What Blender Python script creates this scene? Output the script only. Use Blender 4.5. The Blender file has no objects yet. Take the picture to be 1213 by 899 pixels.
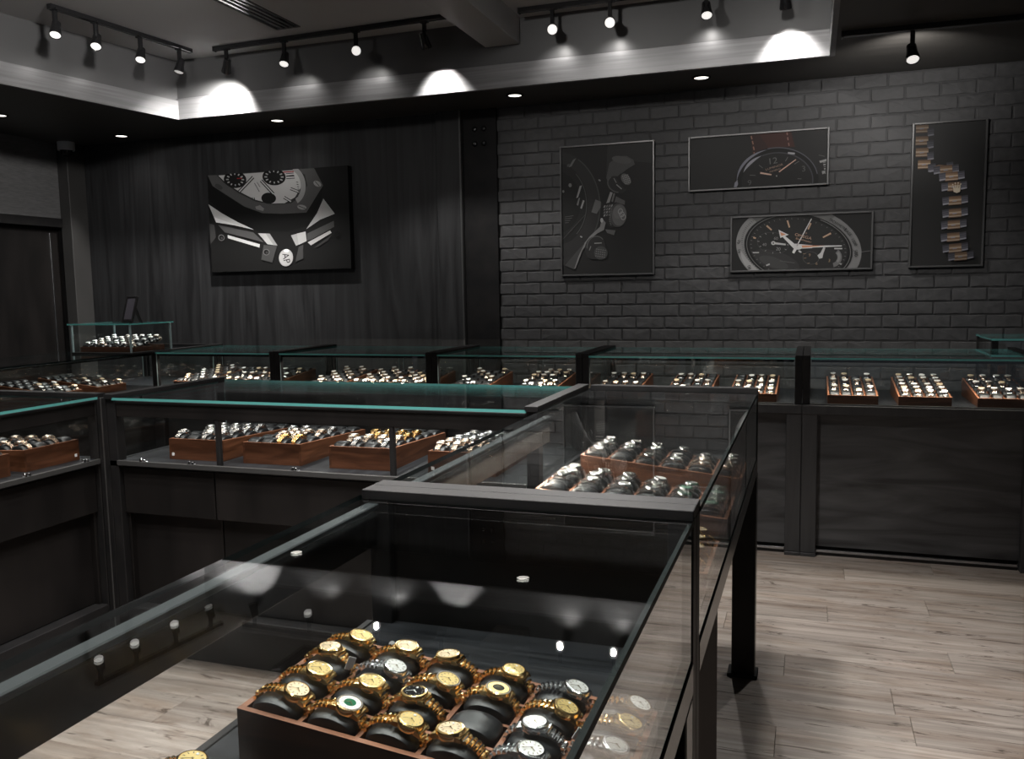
import bpy, bmesh, math, random
from mathutils import Matrix, Vector
random.seed(7)
SC = bpy.context.scene
COL = SC.collection
PI = math.pi
def T(x, y, z): return Matrix.Translation((x, y, z))
def RX(a): return Matrix.Rotation(a, 4, 'X')
def RY(a): return Matrix.Rotation(a, 4, 'Y')
def RZ(a): return Matrix.Rotation(a, 4, 'Z')

# ------------------------------------------------------------------ camera, world, lamps, exposure
YAW, PITCH, ROLL, FPX = .3336, .1034, -.0178, 1026.5
cd = bpy.data.cameras.new('camera'); cam = bpy.data.objects.new('camera', cd); COL.objects.link(cam)
cd.sensor_fit = 'HORIZONTAL'; cd.sensor_width = 36; cd.lens = 36 * FPX / 1213; cd.clip_start = .02; cd.clip_end = 100
fw = Vector((-math.sin(YAW) * math.cos(PITCH), math.cos(YAW) * math.cos(PITCH), -math.sin(PITCH)))
rt = Vector((math.cos(YAW), math.sin(YAW), 0)); up = rt.cross(fw)
r2 = rt * math.cos(ROLL) + up * math.sin(ROLL); u2 = up * math.cos(ROLL) - rt * math.sin(ROLL)
M = Matrix.Identity(4)
for i in range(3): M[i][0], M[i][1], M[i][2] = r2[i], u2[i], -fw[i]
M[2][3] = 1.5
cam.matrix_world = M; SC.camera = cam

SC.view_settings.view_transform = 'Standard'; SC.view_settings.look = 'None'
SC.view_settings.exposure = 0.0; SC.view_settings.gamma = 1.0; SC.view_settings.use_curve_mapping = False
SC.cycles.use_denoising = True
SC.cycles.transparent_max_bounces = 40; SC.cycles.max_bounces = 8
SC.cycles.sample_clamp_indirect = 6.0; SC.cycles.caustics_reflective = False; SC.cycles.caustics_refractive = False

w = bpy.data.worlds.new('world'); SC.world = w; w.use_nodes = True
w.node_tree.nodes['Background'].inputs[0].default_value = (.80, .86, 1, 1)
w.node_tree.nodes['Background'].inputs[1].default_value = .10       # dim even fill added from all round; no shop front is built

def spot(name, loc, target, power, size=70, blend=.6, radius=.03, col=(1, .965, .925)):
    l = bpy.data.lights.new(name, 'SPOT'); l.energy = power; l.spot_size = math.radians(size); l.spot_blend = blend
    l.shadow_soft_size = radius; l.color = col
    o = bpy.data.objects.new(name, l); COL.objects.link(o); o.location = loc
    o.rotation_euler = (Vector(target) - Vector(loc)).to_track_quat('-Z', 'Y').to_euler()
    return o
def strip_lamp(name, loc, rot, sx, sy, power, col=(1, .90, .78)):
    l = bpy.data.lights.new(name, 'AREA'); l.shape = 'RECTANGLE'; l.size = sx; l.size_y = sy; l.energy = power; l.color = col
    l.spread = math.radians(150)
    o = bpy.data.objects.new(name, l); COL.objects.link(o); o.location = loc; o.rotation_euler = rot
    return o
# unseen spots added over floor and cases for brightness and glints, without fixtures
for x, y, p in ((-3.4, 3.2, 70), (-2.0, 3.2, 90), (-.75, 3.0, 210), (.95, 3.3, 170), (-3.2, 1.0, 120), (-1.9, 1.0, 200), (-.3, 2.2, 110), (-1.5, 1.9, 130), (-.9, 1.3, 130), (.3, 1.4, 70), (-2.3, 1.5, 110), (-1.1, 2.6, 140), (-.45, .9, 110), (1.4, 1.7, 165), (.9, .2, 60)):
    spot('track_or_fill_spot', (x, y, 3.18), (x + .05, y + .1, 0), p, 95, .8, .3 if x > .5 else .07)
for x, tx, tz, p in ((-.3, .9, 2.2, 105), (-1.6, -1.0, 2.2, 75), (-3.3, -4.4, 2.0, 40), (-2.6, -6.4, 2.4, 230)):       # unseen spots added to wash the walls, without fixtures
    spot('track_or_fill_spot', (x, 3.1, 3.18), (tx, 6.4 if tx > -5 else 5.8, tz), p, 75, 1, .08)

# ------------------------------------------------------------------ materials
def mat(name, base=(.5, .5, .5), rough=.5, metal=0, spec=.5, emit=None, estr=0, coat=0):
    m = bpy.data.materials.new(name); m.use_nodes = True
    b = m.node_tree.nodes['Principled BSDF']
    b.inputs['Base Color'].default_value = (*base, 1); b.inputs['Roughness'].default_value = rough
    b.inputs['Metallic'].default_value = metal; b.inputs['Specular IOR Level'].default_value = spec
    b.inputs['Coat Weight'].default_value = coat
    if emit: b.inputs['Emission Color'].default_value = (*emit, 1); b.inputs['Emission Strength'].default_value = estr
    return m
def nodes(m): return m.node_tree.nodes, m.node_tree.links, m.node_tree.nodes['Principled BSDF']
def noisy(m, c0, c1, scale=(4, 4, 4), detail=6, bump=0, rough=None, coord='Object', dist=0, lo=.3, hi=.7):
    """two-colour noise on a stretched coordinate, with optional bump and roughness range"""
    n, l, b = nodes(m)
    tc = n.new('ShaderNodeTexCoord'); mp = n.new('ShaderNodeMapping'); mp.inputs['Scale'].default_value = scale
    l.new(tc.outputs[coord], mp.inputs[0])
    oi = n.new('ShaderNodeObjectInfo'); va = n.new('ShaderNodeVectorMath'); va.operation = 'MULTIPLY_ADD'
    va.inputs[1].default_value = (37, 53, 29)
    cb = n.new('ShaderNodeCombineXYZ')
    for i in range(3): l.new(oi.outputs['Random'], cb.inputs[i])
    l.new(cb.outputs[0], va.inputs[0]); l.new(mp.outputs[0], va.inputs[2])
    t = n.new('ShaderNodeTexNoise'); t.inputs['Scale'].default_value = 1; t.inputs['Detail'].default_value = detail
    t.inputs['Distortion'].default_value = dist; l.new(va.outputs[0], t.inputs['Vector'])
    r = n.new('ShaderNodeValToRGB'); r.color_ramp.elements[0].position = lo; r.color_ramp.elements[1].position = hi
    r.color_ramp.elements[0].color = (*c0, 1); r.color_ramp.elements[1].color = (*c1, 1)
    l.new(t.outputs['Fac'], r.inputs[0]); l.new(r.outputs[0], b.inputs['Base Color'])
    if bump:
        bp = n.new('ShaderNodeBump'); bp.inputs['Strength'].default_value = bump; bp.inputs['Distance'].default_value = .002
        l.new(t.outputs['Fac'], bp.inputs['Height']); l.new(bp.outputs[0], b.inputs['Normal'])
    if rough:
        mr = n.new('ShaderNodeMapRange'); mr.inputs[3].default_value, mr.inputs[4].default_value = rough
        l.new(t.outputs['Fac'], mr.inputs[0]); l.new(mr.outputs[0], b.inputs['Roughness'])
    return m, va, t, r
steel = mat('black_steel', (.022, .022, .023), .45, 0, .16); noisy(steel, (.011, .011, .012), (.019, .018, .018), (9, 9, 9), 4, .05, (.48, .62))
gloss = mat('black_gloss', (.012, .011, .010), .26, 0, .4)
deckm = mat('deck_wood', spec=.2); noisy(deckm, (.009, .010, .0115), (.025, .027, .031), (60, 3, 60), 5, .15, (.35, .55))
veneer = mat('dark_veneer'); noisy(veneer, (.022, .022, .024), (.082, .083, .087), (1.1, 7, 7), 8, .12, (.4, .55), dist=2.2)
cabinet = mat('cabinet_black', spec=.25); noisy(cabinet, (.006, .0055, .0055), (.014, .012, .0115), (6, 6, 1.5), 5, .05, (.4, .6))
wallwood = mat('wall_veneer'); noisy(wallwood, (.011, .011, .012), (.036, .037, .039), (9, 9, .55), 9, .15, (.45, .6), dist=2.2, lo=.32, hi=.72)
brickm = mat('brick_paint'); noisy(brickm, (.040, .040, .042), (.066, .066, .068), (22, 22, 22), 8, .3, (.5, .75))
mortarm = mat('mortar_paint', (.046, .046, .048), .7)
plaster = mat('dark_plaster'); noisy(plaster, (.036, .035, .034), (.048, .047, .046), (3, 3, 3), 5, .05, (.55, .7))
greywall = mat('grey_wallcovering'); noisy(greywall, (.13, .13, .132), (.19, .19, .193), (14, 14, 90), 4, .1, (.6, .8))
soffitm = mat('soffit_wood'); noisy(soffitm, (.042, .040, .037), (.062, .058, .053), (3, 40, 3), 5, .05, (.4, .55))
lipm = mat('satin_steel', (.30, .30, .31), .38, .35); noisy(lipm, (.17, .17, .175), (.24, .24, .245), (2, 2, 60), 3, .03, (.30, .42))
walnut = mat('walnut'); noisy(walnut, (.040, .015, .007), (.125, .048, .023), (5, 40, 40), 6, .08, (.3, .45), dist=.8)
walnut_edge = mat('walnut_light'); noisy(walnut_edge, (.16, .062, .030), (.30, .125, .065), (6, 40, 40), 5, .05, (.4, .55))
leather = mat('black_leather', (.014, .015, .017), .42, 0, .5); noisy(leather, (.007, .008, .0095), (.012, .013, .0145), (60, 60, 60), 3, .25)
gold = mat('gold', (1.0, .68, .29), .2, 1); gold2 = mat('gold_brushed', (.85, .55, .22), .42, 1); silver2 = mat('steel_brushed', (.50, .51, .52), .42, 1)
silver = mat('white_metal', (.88, .89, .90), .2, 1); rose = mat('rose_metal', (.98, .82, .68), .26, 1)
steelw = mat('watch_steel', (.74, .75, .76), .2, 1)
d_champ = mat('dial_champagne', (.85, .64, .26), .28, .45, coat=.5); d_pink = mat('dial_rose', (.88, .70, .47), .3, .3, coat=.5)
d_white = mat('dial_white', (.90, .89, .86), .3, coat=.5); d_silver = mat('dial_silver', (.72, .72, .70), .3, .3, coat=.5)
d_black = mat('dial_black', (.012, .012, .013), .12, coat=.6); d_green = mat('dial_green', (.006, .14, .06), .18, coat=.6)
gem = mat('pave_stones', (.92, .92, .95), .05, .6); bez_green = mat('bezel_green', (.004, .10, .045), .12); bez_black = mat('bezel_black', (.01, .01, .012), .12)
markm = mat('hour_mark', (.95, .88, .70), .15, .8); handm = mat('hand_metal', (.35, .27, .12), .25, .8)
lume = mat('lume', (.85, .88, .84), .4)
paper = mat('tag_paper', (.88, .88, .88), .6); white_pl = mat('white_plastic', (.85, .86, .88), .35); dark_pl = mat('dark_plastic', (.012, .012, .013), .15)
fram = mat('frame_grey', (.11, .11, .11), .38, .6); chrome = mat('brushed_trim', (.55, .56, .58), .25, 1)
lampm = mat('lamp_face', (1, 1, 1), .4, emit=(1, .97, .92), estr=.8); dlm = mat('downlight_face', (1, 1, 1), .4, emit=(1, .95, .86), estr=3)
puckm = mat('puck_face', (1, .9, .7), .4, emit=(1, .78, .5), estr=5)
ledm = mat('led_face', (1, 1, 1), .5, emit=(1, .93, .84), estr=3)
edge = mat('glass_edge', (.12, .43, .41), .12, coat=.5); edge_dark = mat('glass_edge_dark', (.002, .007, .007), .6, 0, .1)
pedestalm = mat('pedestal_laminate', (.020, .014, .011), .75, 0, .15)
channel = mat('channel_grey', (.042, .049, .053), .5, .2)
postm = mat('frame_paint'); noisy(postm, (.028, .028, .030), (.042, .042, .044), (30, 30, 3), 4, .05, (.45, .6))
walnut_y = mat('walnut_cross'); noisy(walnut_y, (.040, .015, .007), (.125, .048, .023), (40, 5, 40), 6, .08, (.3, .45), dist=.8)
edge_pale = mat('glass_edge_pale', (.28, .36, .37), .15)
def glassmat():
    m = bpy.data.materials.new('clear_glass'); m.use_nodes = True; n, l = m.node_tree.nodes, m.node_tree.links; n.clear()
    o = n.new('ShaderNodeOutputMaterial'); tr = n.new('ShaderNodeBsdfTransparent'); tr.inputs[0].default_value = (.955, .975, .97, 1)
    gl = n.new('ShaderNodeBsdfGlossy'); gl.inputs['Roughness'].default_value = .0; gl.inputs[0].default_value = (1, 1, 1, 1)
    lw = n.new('ShaderNodeLayerWeight'); lw.inputs[0].default_value = .5
    pw = n.new('ShaderNodeMath'); pw.operation = 'POWER'; pw.inputs[1].default_value = 5; l.new(lw.outputs['Facing'], pw.inputs[0])
    ma = n.new('ShaderNodeMath'); ma.operation = 'MULTIPLY_ADD'; ma.inputs[1].default_value = .96; ma.inputs[2].default_value = .04; l.new(pw.outputs[0], ma.inputs[0])
    mx = n.new('ShaderNodeMixShader'); l.new(ma.outputs[0], mx.inputs[0]); l.new(tr.outputs[0], mx.inputs[1]); l.new(gl.outputs[0], mx.inputs[2])
    l.new(mx.outputs[0], o.inputs[0]); return m
glass = glassmat()
def floormat():
    m = mat('oak_plank', (.4, .33, .28), .5)
    _, va, t, r = noisy(m, (.18, .150, .130), (.395, .345, .305), (1.1, 24, 1), 11, .12, (.42, .56), dist=.9, lo=.30, hi=.68)
    t.inputs['Roughness'].default_value = .62
    n, l, b = nodes(m)
    oi = n.new('ShaderNodeObjectInfo'); mr = n.new('ShaderNodeMapRange'); mr.inputs[3].default_value, mr.inputs[4].default_value = .86, 1.10; l.new(oi.outputs['Random'], mr.inputs[0])
    mul = n.new('ShaderNodeVectorMath'); mul.operation = 'SCALE'; l.new(r.outputs[0], mul.inputs[0]); l.new(mr.outputs[0], mul.inputs['Scale'])
    def layer(scale, dist, detail, p0, p1, col):            # knots and cracks belonging to the board
        tc = n.new('ShaderNodeTexCoord'); m2 = n.new('ShaderNodeMapping'); m2.inputs['Scale'].default_value = scale; l.new(tc.outputs['Object'], m2.inputs[0])
        cb_ = n.new('ShaderNodeVectorMath'); cb_.operation = 'SCALE'; cb_.inputs[0].default_value = (41, 23, 0); l.new(oi.outputs['Random'], cb_.inputs['Scale'])
        ad = n.new('ShaderNodeVectorMath'); l.new(m2.outputs[0], ad.inputs[0]); l.new(cb_.outputs[0], ad.inputs[1])
        w2 = n.new('ShaderNodeTexNoise'); w2.inputs['Scale'].default_value = 1; w2.inputs['Detail'].default_value = detail; w2.inputs['Roughness'].default_value = .7; w2.inputs['Distortion'].default_value = dist; l.new(ad.outputs[0], w2.inputs['Vector'])
        r2 = n.new('ShaderNodeValToRGB'); r2.color_ramp.elements[0].position = p0; r2.color_ramp.elements[1].position = p1
        r2.color_ramp.elements[0].color = (*col, 1); r2.color_ramp.elements[1].color = (1, 1, 1, 1); l.new(w2.outputs['Fac'], r2.inputs[0]); return r2.outputs[0]
    prev = mul.outputs[0]
    for c in (layer((2.6, 15, 1), 2.2, 8, .35, .43, (.24, .20, .18)), layer((1.6, 7, 1), .8, 4, .34, .56, (.74, .66, .60))):
        mm = n.new('ShaderNodeMix'); mm.data_type = 'RGBA'; mm.blend_type = 'MULTIPLY'; mm.inputs['Factor'].default_value = 1
        l.new(prev, mm.inputs['A']); l.new(c, mm.inputs['B']); prev = mm.outputs['Result']
    l.new(prev, b.inputs['Base Color'])
    return m
oak = floormat()

# ------------------------------------------------------------------ mesh builder
class MB:
    def __init__(s): s.v = []; s.f = []; s.m = []
    def add(s, vs, fs, mi=0, M=None):
        o = len(s.v); s.v += [tuple(M @ Vector(p)) if M else tuple(p) for p in vs]
        s.f += [tuple(i + o for i in f) for f in fs]; s.m += [mi] * len(fs)
    def box(s, a, b, mi=0, M=None, mats=None):
        (x0, y0, z0), (x1, y1, z1) = a, b
        vs = [(x0, y0, z0), (x1, y0, z0), (x1, y1, z0), (x0, y1, z0), (x0, y0, z1), (x1, y0, z1), (x1, y1, z1), (x0, y1, z1)]
        fs = [(0, 3, 2, 1), (4, 5, 6, 7), (0, 1, 5, 4), (2, 3, 7, 6), (1, 2, 6, 5), (3, 0, 4, 7)]   # -z +z -y +y +x -x
        o = len(s.v); s.add(vs, fs, mi, M)
        if mats: s.m[-6:] = mats
        return s
    def cbox(s, a, b, c=.002, mi=0, M=None):
        lo, hi = a, b; c = min(c, *[(hi[i] - lo[i]) * .45 for i in range(3)])
        vs = []; idx = {}
        for sx in (0, 1):
            for sy in (0, 1):
                for sz in (0, 1):
                    sg = (sx, sy, sz); P = [hi[i] if sg[i] else lo[i] for i in range(3)]
                    for ax in range(3):
                        q = [P[i] if i == ax else P[i] + (-c if sg[i] else c) for i in range(3)]
                        idx[sg, ax] = len(vs); vs.append(q)
        fs = []
        for ax in range(3):
            b_, c_ = [(1, 2), (2, 0), (0, 1)][ax]
            for sd in (0, 1):
                def k(u, v_):
                    g = [0, 0, 0]; g[ax] = sd; g[b_] = u; g[c_] = v_; return idx[tuple(g), ax]
                q = (k(0, 0), k(1, 0), k(1, 1), k(0, 1)); fs.append(q if sd else q[::-1])
        for ax in range(3):
            b_, c_ = [(1, 2), (2, 0), (0, 1)][ax]
            for u in (0, 1):
                for v_ in (0, 1):
                    def k(e, face):
                        g = [0, 0, 0]; g[ax] = e; g[b_] = u; g[c_] = v_; return idx[tuple(g), face]
                    q = (k(0, b_), k(1, b_), k(1, c_), k(0, c_)); fs.append(q if (u == v_) else q[::-1])
        for sg in [(a_, b_, c_) for a_ in (0, 1) for b_ in (0, 1) for c_ in (0, 1)]:
            q = (idx[sg, 0], idx[sg, 1], idx[sg, 2]); fs.append(q if sum(sg) % 2 else q[::-1])
        s.add(vs, fs, mi, M); return s
    def lathe(s, prof, n=32, mi=0, M=None, cap0=False, cap1=False, mis=None):
        """prof: (r, z) from bottom to top, around local z"""
        vs = []; fs = []
        for r, z in prof:
            for k in range(n):
                a = 2 * PI * k / n; vs.append((r * math.cos(a), r * math.sin(a), z))
        for j in range(len(prof) - 1):
            for k in range(n):
                k2 = (k + 1) % n; fs.append((j * n + k, j * n + k2, (j + 1) * n + k2, (j + 1) * n + k))
        o = len(s.m); s.add(vs, fs, mi, M)
        if mis:
            for j, x in enumerate(mis): s.m[o + j * n:o + (j + 1) * n] = [x] * n
        if cap0: s.add(vs[:n], [tuple(range(n))[::-1]], mi, M)
        if cap1: s.add(vs[-n:], [tuple(range(n))], mi, M)
        return s
    def prism(s, poly, y0, y1, mi=0, M=None):
        """poly of (x, z) extruded along y"""
        n = len(poly); vs = [(x, y0, z) for x, z in poly] + [(x, y1, z) for x, z in poly]
        fs = [(k, (k + 1) % n, n + (k + 1) % n, n + k) for k in range(n)] + [tuple(range(n))[::-1], tuple(range(n, 2 * n))]
        s.add(vs, fs, mi, M); return s
    def tube(s, pts, r, n=8, mi=0):
        vs = []; fs = []
        for j, p in enumerate(pts):
            p = Vector(p); d = (Vector(pts[min(j + 1, len(pts) - 1)]) - Vector(pts[max(j - 1, 0)])).normalized()
            a = d.orthogonal().normalized(); b = d.cross(a)
            for k in range(n):
                t = 2 * PI * k / n; vs.append(p + r * (a * math.cos(t) + b * math.sin(t)))
        for j in range(len(pts) - 1):
            for k in range(n):
                k2 = (k + 1) % n; fs.append((j * n + k, j * n + k2, (j + 1) * n + k2, (j + 1) * n + k))
        fs += [tuple(range(n))[::-1], tuple(range((len(pts) - 1) * n, len(pts) * n))]
        s.add(vs, fs, mi); return s
    def mesh(s, name, mats, smooth=False):
        me = bpy.data.meshes.new(name); me.from_pydata(s.v, [], s.f); me.update()
        for m in (mats if isinstance(mats, (list, tuple)) else [mats]): me.materials.append(m)
        me.polygons.foreach_set('material_index', s.m)
        bm = bmesh.new(); bm.from_mesh(me); bmesh.ops.recalc_face_normals(bm, faces=bm.faces); bm.to_mesh(me); bm.free()
        if smooth:
            me.polygons.foreach_set('use_smooth', [True] * len(me.polygons)); me.set_sharp_from_angle(angle=math.radians(38))
        return me
def link(name, me, parent=None, M=None):
    o = bpy.data.objects.new(name, me); COL.objects.link(o)
    if parent: o.parent = parent
    if M is not None: o.matrix_local = M
    return o
def obj(name, mb, mats, parent=None, M=None, smooth=False): return link(name, mb.mesh(name, mats, smooth), parent, M)
def tag(o, label=None, cat=None, group=None, kind=None):
    if label:
        assert 4 <= len(label.split()) <= 16, label
        o['label'] = label
    if cat: o['category'] = cat
    if group: o['group'] = group
    if kind: o['kind'] = kind
    return o
def thing(name, label, cat, M, group=None):
    o = bpy.data.objects.new(name, None); COL.objects.link(o); o.empty_display_size = .05; o.matrix_world = M
    return tag(o, label, cat, group)
def struct(name, mb, m, smooth=False): return tag(obj(name, mb, m, smooth=smooth), kind='structure')
def cb(a, b, c=.002): return MB().cbox(a, b, c)
def pane(name, a, b, thin, parent, em=edge, M=None, label=None):
    """a glass slab: clear on its two broad faces, green on its edges; thin = axis of its thickness"""
    ms = [1] * 6
    ms[[4, 2, 0][thin]] = 0; ms[[5, 3, 1][thin]] = 0
    o = obj(name, MB().box(a, b, mats=ms), [glass, em], parent, M)
    if label: o['label'] = label
    return o

# ------------------------------------------------------------------ room shell
YW, ZS, ZC = 6.40, 2.88, 3.33                  # picture wall, soffit height, raised ceiling height
fl = struct('floor', MB().box((-7.5, -3.5, -.10), (3.6, 7.0, -.012)), mat('floor_gap', (.05, .04, .035), .8))
PW, PL = .205, 1.22
plank_me = cb((-PL / 2 + .0006, -PW / 2 + .0006, -.012), (PL / 2 - .0006, PW / 2 - .0006, 0), .0012).mesh('plank', oak)
ry = 3.571 - PW / 2
for k in range(-20, 8):
    yc = ry + k * PW
    if yc < -.6 or yc > 5.1: continue
    off = {0: -.079, 1: .474 + .07, -1: .30}.get(k, (k * .437) % PL)
    x0 = off + PL / 2 - 3 * PL
    if yc < 3.9 and yc > 2: pass
    for j in range(-1, 5):
        xc = x0 + j * PL
        if xc < -4.2 or xc > 2.6: continue
        link('plank', plank_me, fl, T(xc, yc, 0))
# walls
wb = struct('wall_back', MB().box((-2.29, YW, -.1), (3.6, YW + .15, 3.6)), mortarm)
BW, BH, J = .2105, .0885, .011
def brick_mesh():
    m = MB(); d = .008
    w2, h2 = (BW - J) / 2, (BH - J) / 2; c = .0035
    n = 5; outer = []; inner = []
    xs = [-w2 + 2 * w2 * i / n for i in range(n)]
    ring = [(x, -h2) for x in xs] + [(w2, -h2), (w2, 0)] + [(-x, h2) for x in xs] + [(-w2, h2), (-w2, 0)]
    ring = [(x + random.uniform(-.0022, .0022), z + random.uniform(-.0022, .0022)) for x, z in ring]
    k = len(ring); rb = [(x, 0, z) for x, z in ring]; rm = [(x, -d + c * .35, z) for x, z in ring]
    rf = [(x * (1 - c / w2), -d + random.uniform(-.0012, .0012), z * (1 - c / h2)) for x, z in ring]
    vs = rb + rm + rf; fs = []
    for a in range(2):
        for i in range(k): fs.append((a * k + i, a * k + (i + 1) % k, (a + 1) * k + (i + 1) % k, (a + 1) * k + i))
    vs.append((0, -d - .001, 0)); fs += [(2 * k + i, 2 * k + (i + 1) % k, 3 * k) for i in range(k)]
    m.add(vs, fs); return m
brick_mbs = [brick_mesh() for _ in range(8)]
brick_mes = [b.mesh('brick', brickm) for b in brick_mbs]
pics = [(-1.80, -1.09, 1.59, 2.555), (-.85, .095, 2.17, 2.553), (-.553, .38, 1.59, 1.982), (.60, 1.05, 1.597, 2.54)]
rest = MB(); nb = 0
for rw in range(28):
    z = ZS - .047 - rw * BH
    if z < .5: break
    x = -2.285 + (BW / 2 if rw % 2 == 0 else 0)
    for i in range(26):
        xc = x + i * BW
        if xc > 3.5: break
        covered = any(a - .02 < xc - BW / 2 and xc + BW / 2 < b + .02 and c < z - BH / 2 + .01 and z + BH / 2 - .01 < d for a, b, c, d in pics)
        q = (rw * 5 + i * 3 + (i * i) % 5) % 8
        Mx = T(xc, YW, z) @ RY(random.uniform(-.006, .006))
        vis = -2.25 < xc < 1.36 and z > 1.02 and not covered
        if vis and nb < 300:
            link('brick', brick_mes[q], wb, Mx); nb += 1
        else: rest.add(brick_mbs[q].v, brick_mbs[q].f, 0, Mx)
o = obj('brickwork', rest, brickm, wb); o['kind'] = 'stuff'
struct('wall_back_left', MB().box((-7.5, YW, -.1), (-2.80, YW + .15, 3.6)), wallwood)
struct('wall_back_center', MB().box((-2.80, YW + .01, -.1), (-2.29, YW + .15, 3.6)), plaster)
# dark timber post and bolted steel column between the two walls
t1 = struct('trim_1', MB().cbox((-2.80, YW - .045, 0), (-2.60, YW + .01, ZS), .004), wallwood)
t2 = struct('trim_2', MB().cbox((-2.575, YW - .03, 0), (-2.30, YW + .01, ZS), .003), steel)
obj('flange_edge', cb((-2.592, YW - .075, 0), (-2.577, YW + .005, ZS), .002), fram, t2)
bolt = MB(); bolt.lathe([(.021, 0), (.021, .008), (.013, .016), (0, .017)], 12); bolt_me = bolt.mesh('bolt', dark_pl, True)
for bx in (-2.475, -2.40):
    for bz in (2.62, 2.73): link('bolt', bolt_me, t2, T(bx, YW - .03, bz) @ RX(PI / 2))
# left wall with a dark doorway
XL = -6.45
wl = struct('wall_left', MB().box((XL - .15, -3.5, 2.19), (XL, YW, 3.6)).box((XL - .15, -3.5, -.1), (XL, 4.95, 2.19)).box((XL - .15, 6.30, -.1), (XL, YW, 2.19)), greywall)
obj('pilaster', cb((XL, YW - .20, 0), (XL + .12, YW, ZS), .004), plaster, wl)
d1 = struct('door_1', MB().cbox((XL - .13, 4.97, 0), (XL - .08, 6.28, 2.15), .004), cabinet)
obj('door_frame', MB().cbox((XL - .14, 6.24, 0), (XL + .02, 6.32, 2.19), .003).cbox((XL - .14, 4.93, 2.13), (XL + .02, 6.32, 2.21), .003).cbox((XL - .14, 4.93, 0), (XL + .02, 5.0, 2.19), .003), steel, d1)
obj('edge_strip', cb((XL - .08, 6.13, .9), (XL - .068, 6.142, 2.08), .001), chrome, d1)
struct('wall_right', MB().box((3.5, -3.5, -.1), (3.65, 7.0, 3.6)), plaster)
# ceiling: raised coffer inside a lower soffit
CXL, CXR, CY = -4.755, .085, 5.79
def cx(y): return CXL - .16 * (CY - y)
ce = struct('ceiling', MB().box((-7.5, -3.5, ZC), (3.65, 7.0, ZC + .12)), mat('ceiling_paint', (.36, .36, .36), .7))
so = MB()
def slab(poly, z0, z1, mb):
    n = len(poly); vs = [(x, y, z0) for x, y in poly] + [(x, y, z1) for x, y in poly]
    mb.add(vs, [(k, (k + 1) % n, n + (k + 1) % n, n + k) for k in range(n)] + [tuple(range(n))[::-1], tuple(range(n, 2 * n))])
slab([(-7.5, CY), (3.6, CY), (3.6, 6.45), (-7.5, 6.45)], ZS, ZC, so)
slab([(CXR, -3.5), (3.6, -3.5), (3.6, CY), (CXR, CY)], ZS, ZC, so)
slab([(-7.5, -3.5), (cx(-3.5), -3.5), (cx(CY), CY), (-7.5, CY)], ZS, ZC, so)
obj('soffit', so, soffitm, ce)
t = .022
lip = MB()
lip.cbox((CXL + .0, CY - t, ZS - .004), (CXR, CY + .01, 3.035), .002)
lip.cbox((CXR - .01, -3.5, ZS - .004), (CXR + t, CY, 3.035), .002)
obj('fascia', lip, lipm, ce)
ll = MB(); slab([(cx(-3.5), -3.5), (cx(-3.5) + t, -3.5), (CXL + t, CY - t), (CXL, CY)], ZS - .004, 3.02, ll)
obj('fascia', ll, lipm, ce)
cw = MB(); cw.box((CXL - .2, CY - .004, 3.0), (CXR, CY + .02, ZC))
cw.box((CXR - .004, -3.5, 3.0), (CXR + .02, CY, ZC)); slab([(cx(-3.5) - .02, -3.5), (cx(-3.5) + .004, -3.5), (CXL + .004, CY), (CXL - .02, CY)], 3.0, ZC, cw)
obj('coffer_wall', cw, mat('coffer_paint', (.085, .085, .087), .4), ce)
struct('trim_3', MB().cbox((-2.15, -2.5, 3.155), (-1.90, CY - .02, ZC + .02), .004), mat('beam_paint', (.30, .30, .30), .5))
# linear air diffuser
v = thing('air_vent', 'black linear slot diffuser recessed in raised grey ceiling', 'vent', T(-3.46, 5.03, ZC))
obj('frame', MB().box((-.095, -.36, -.006), (-.085, .36, .01)).box((.085, -.36, -.006), (.095, .36, .01)).box((-.085, -.36, -.006), (.085, -.35, .01)).box((-.085, .35, -.006), (.085, .36, .01)), plaster, v)
obj('backing', MB().box((-.085, -.35, -.001), (.085, .35, .01)), dark_pl, v)
for k in range(3): obj('slat', cb((-.05 + .042 * k, -.35, -.005), (-.033 + .042 * k, .35, 0), .001), plaster, v)
# lighting tracks and heads
def track(p0, p1, label):
    p0, p1 = Vector(p0), Vector(p1); d = p1 - p0; a = math.atan2(d.y, d.x)
    o = thing('lighting_track', label, 'track', T(*p0) @ RZ(a), 'black lighting tracks')
    obj('rail', cb((0, -.018, -.03), (d.length, .018, 0), .002), dark_pl, o); obj('end_cap', cb((-.012, -.02, -.034), (0, .02, 0), .002), dark_pl, o)
track((-4.54, 4.4, ZC), (-4.42, 5.56, ZC), 'left ceiling track running away towards the coffer corner')
track((-4.22, 5.58, ZC), (-2.2, 5.52, ZC), 'back ceiling track between the coffer corner and the beam')
track((-1.84, 5.60, ZC), (-.05, 5.60, ZC), 'back ceiling track to the right of the beam')
track((.14, 5.28, ZS), (2.6, 5.38, ZS), 'ceiling track on the low ceiling above brick wall')
head_stem = MB().cbox((-.012, -.012, -.09), (.012, .012, 0), .002).cbox((-.03, -.014, 0), (.03, .014, .012), .002).mesh('stem', dark_pl)
hb = MB(); hb.lathe([(.020, -.055), (.026, -.05), (.030, .0), (.037, .04), (.035, .05), (.031, .045)], 18, cap0=True); head_body = hb.mesh('lamp_body', dark_pl, True)
hf = MB(); hf.lathe([(.031, .046), (0.0001, .048)], 18); head_face = hf.mesh('lamp_lens', lampm); head_face2 = hf.mesh('lamp_lens', mat('lamp_face_side', (1, 1, 1), .4, emit=(1, .97, .92), estr=.3))
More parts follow.
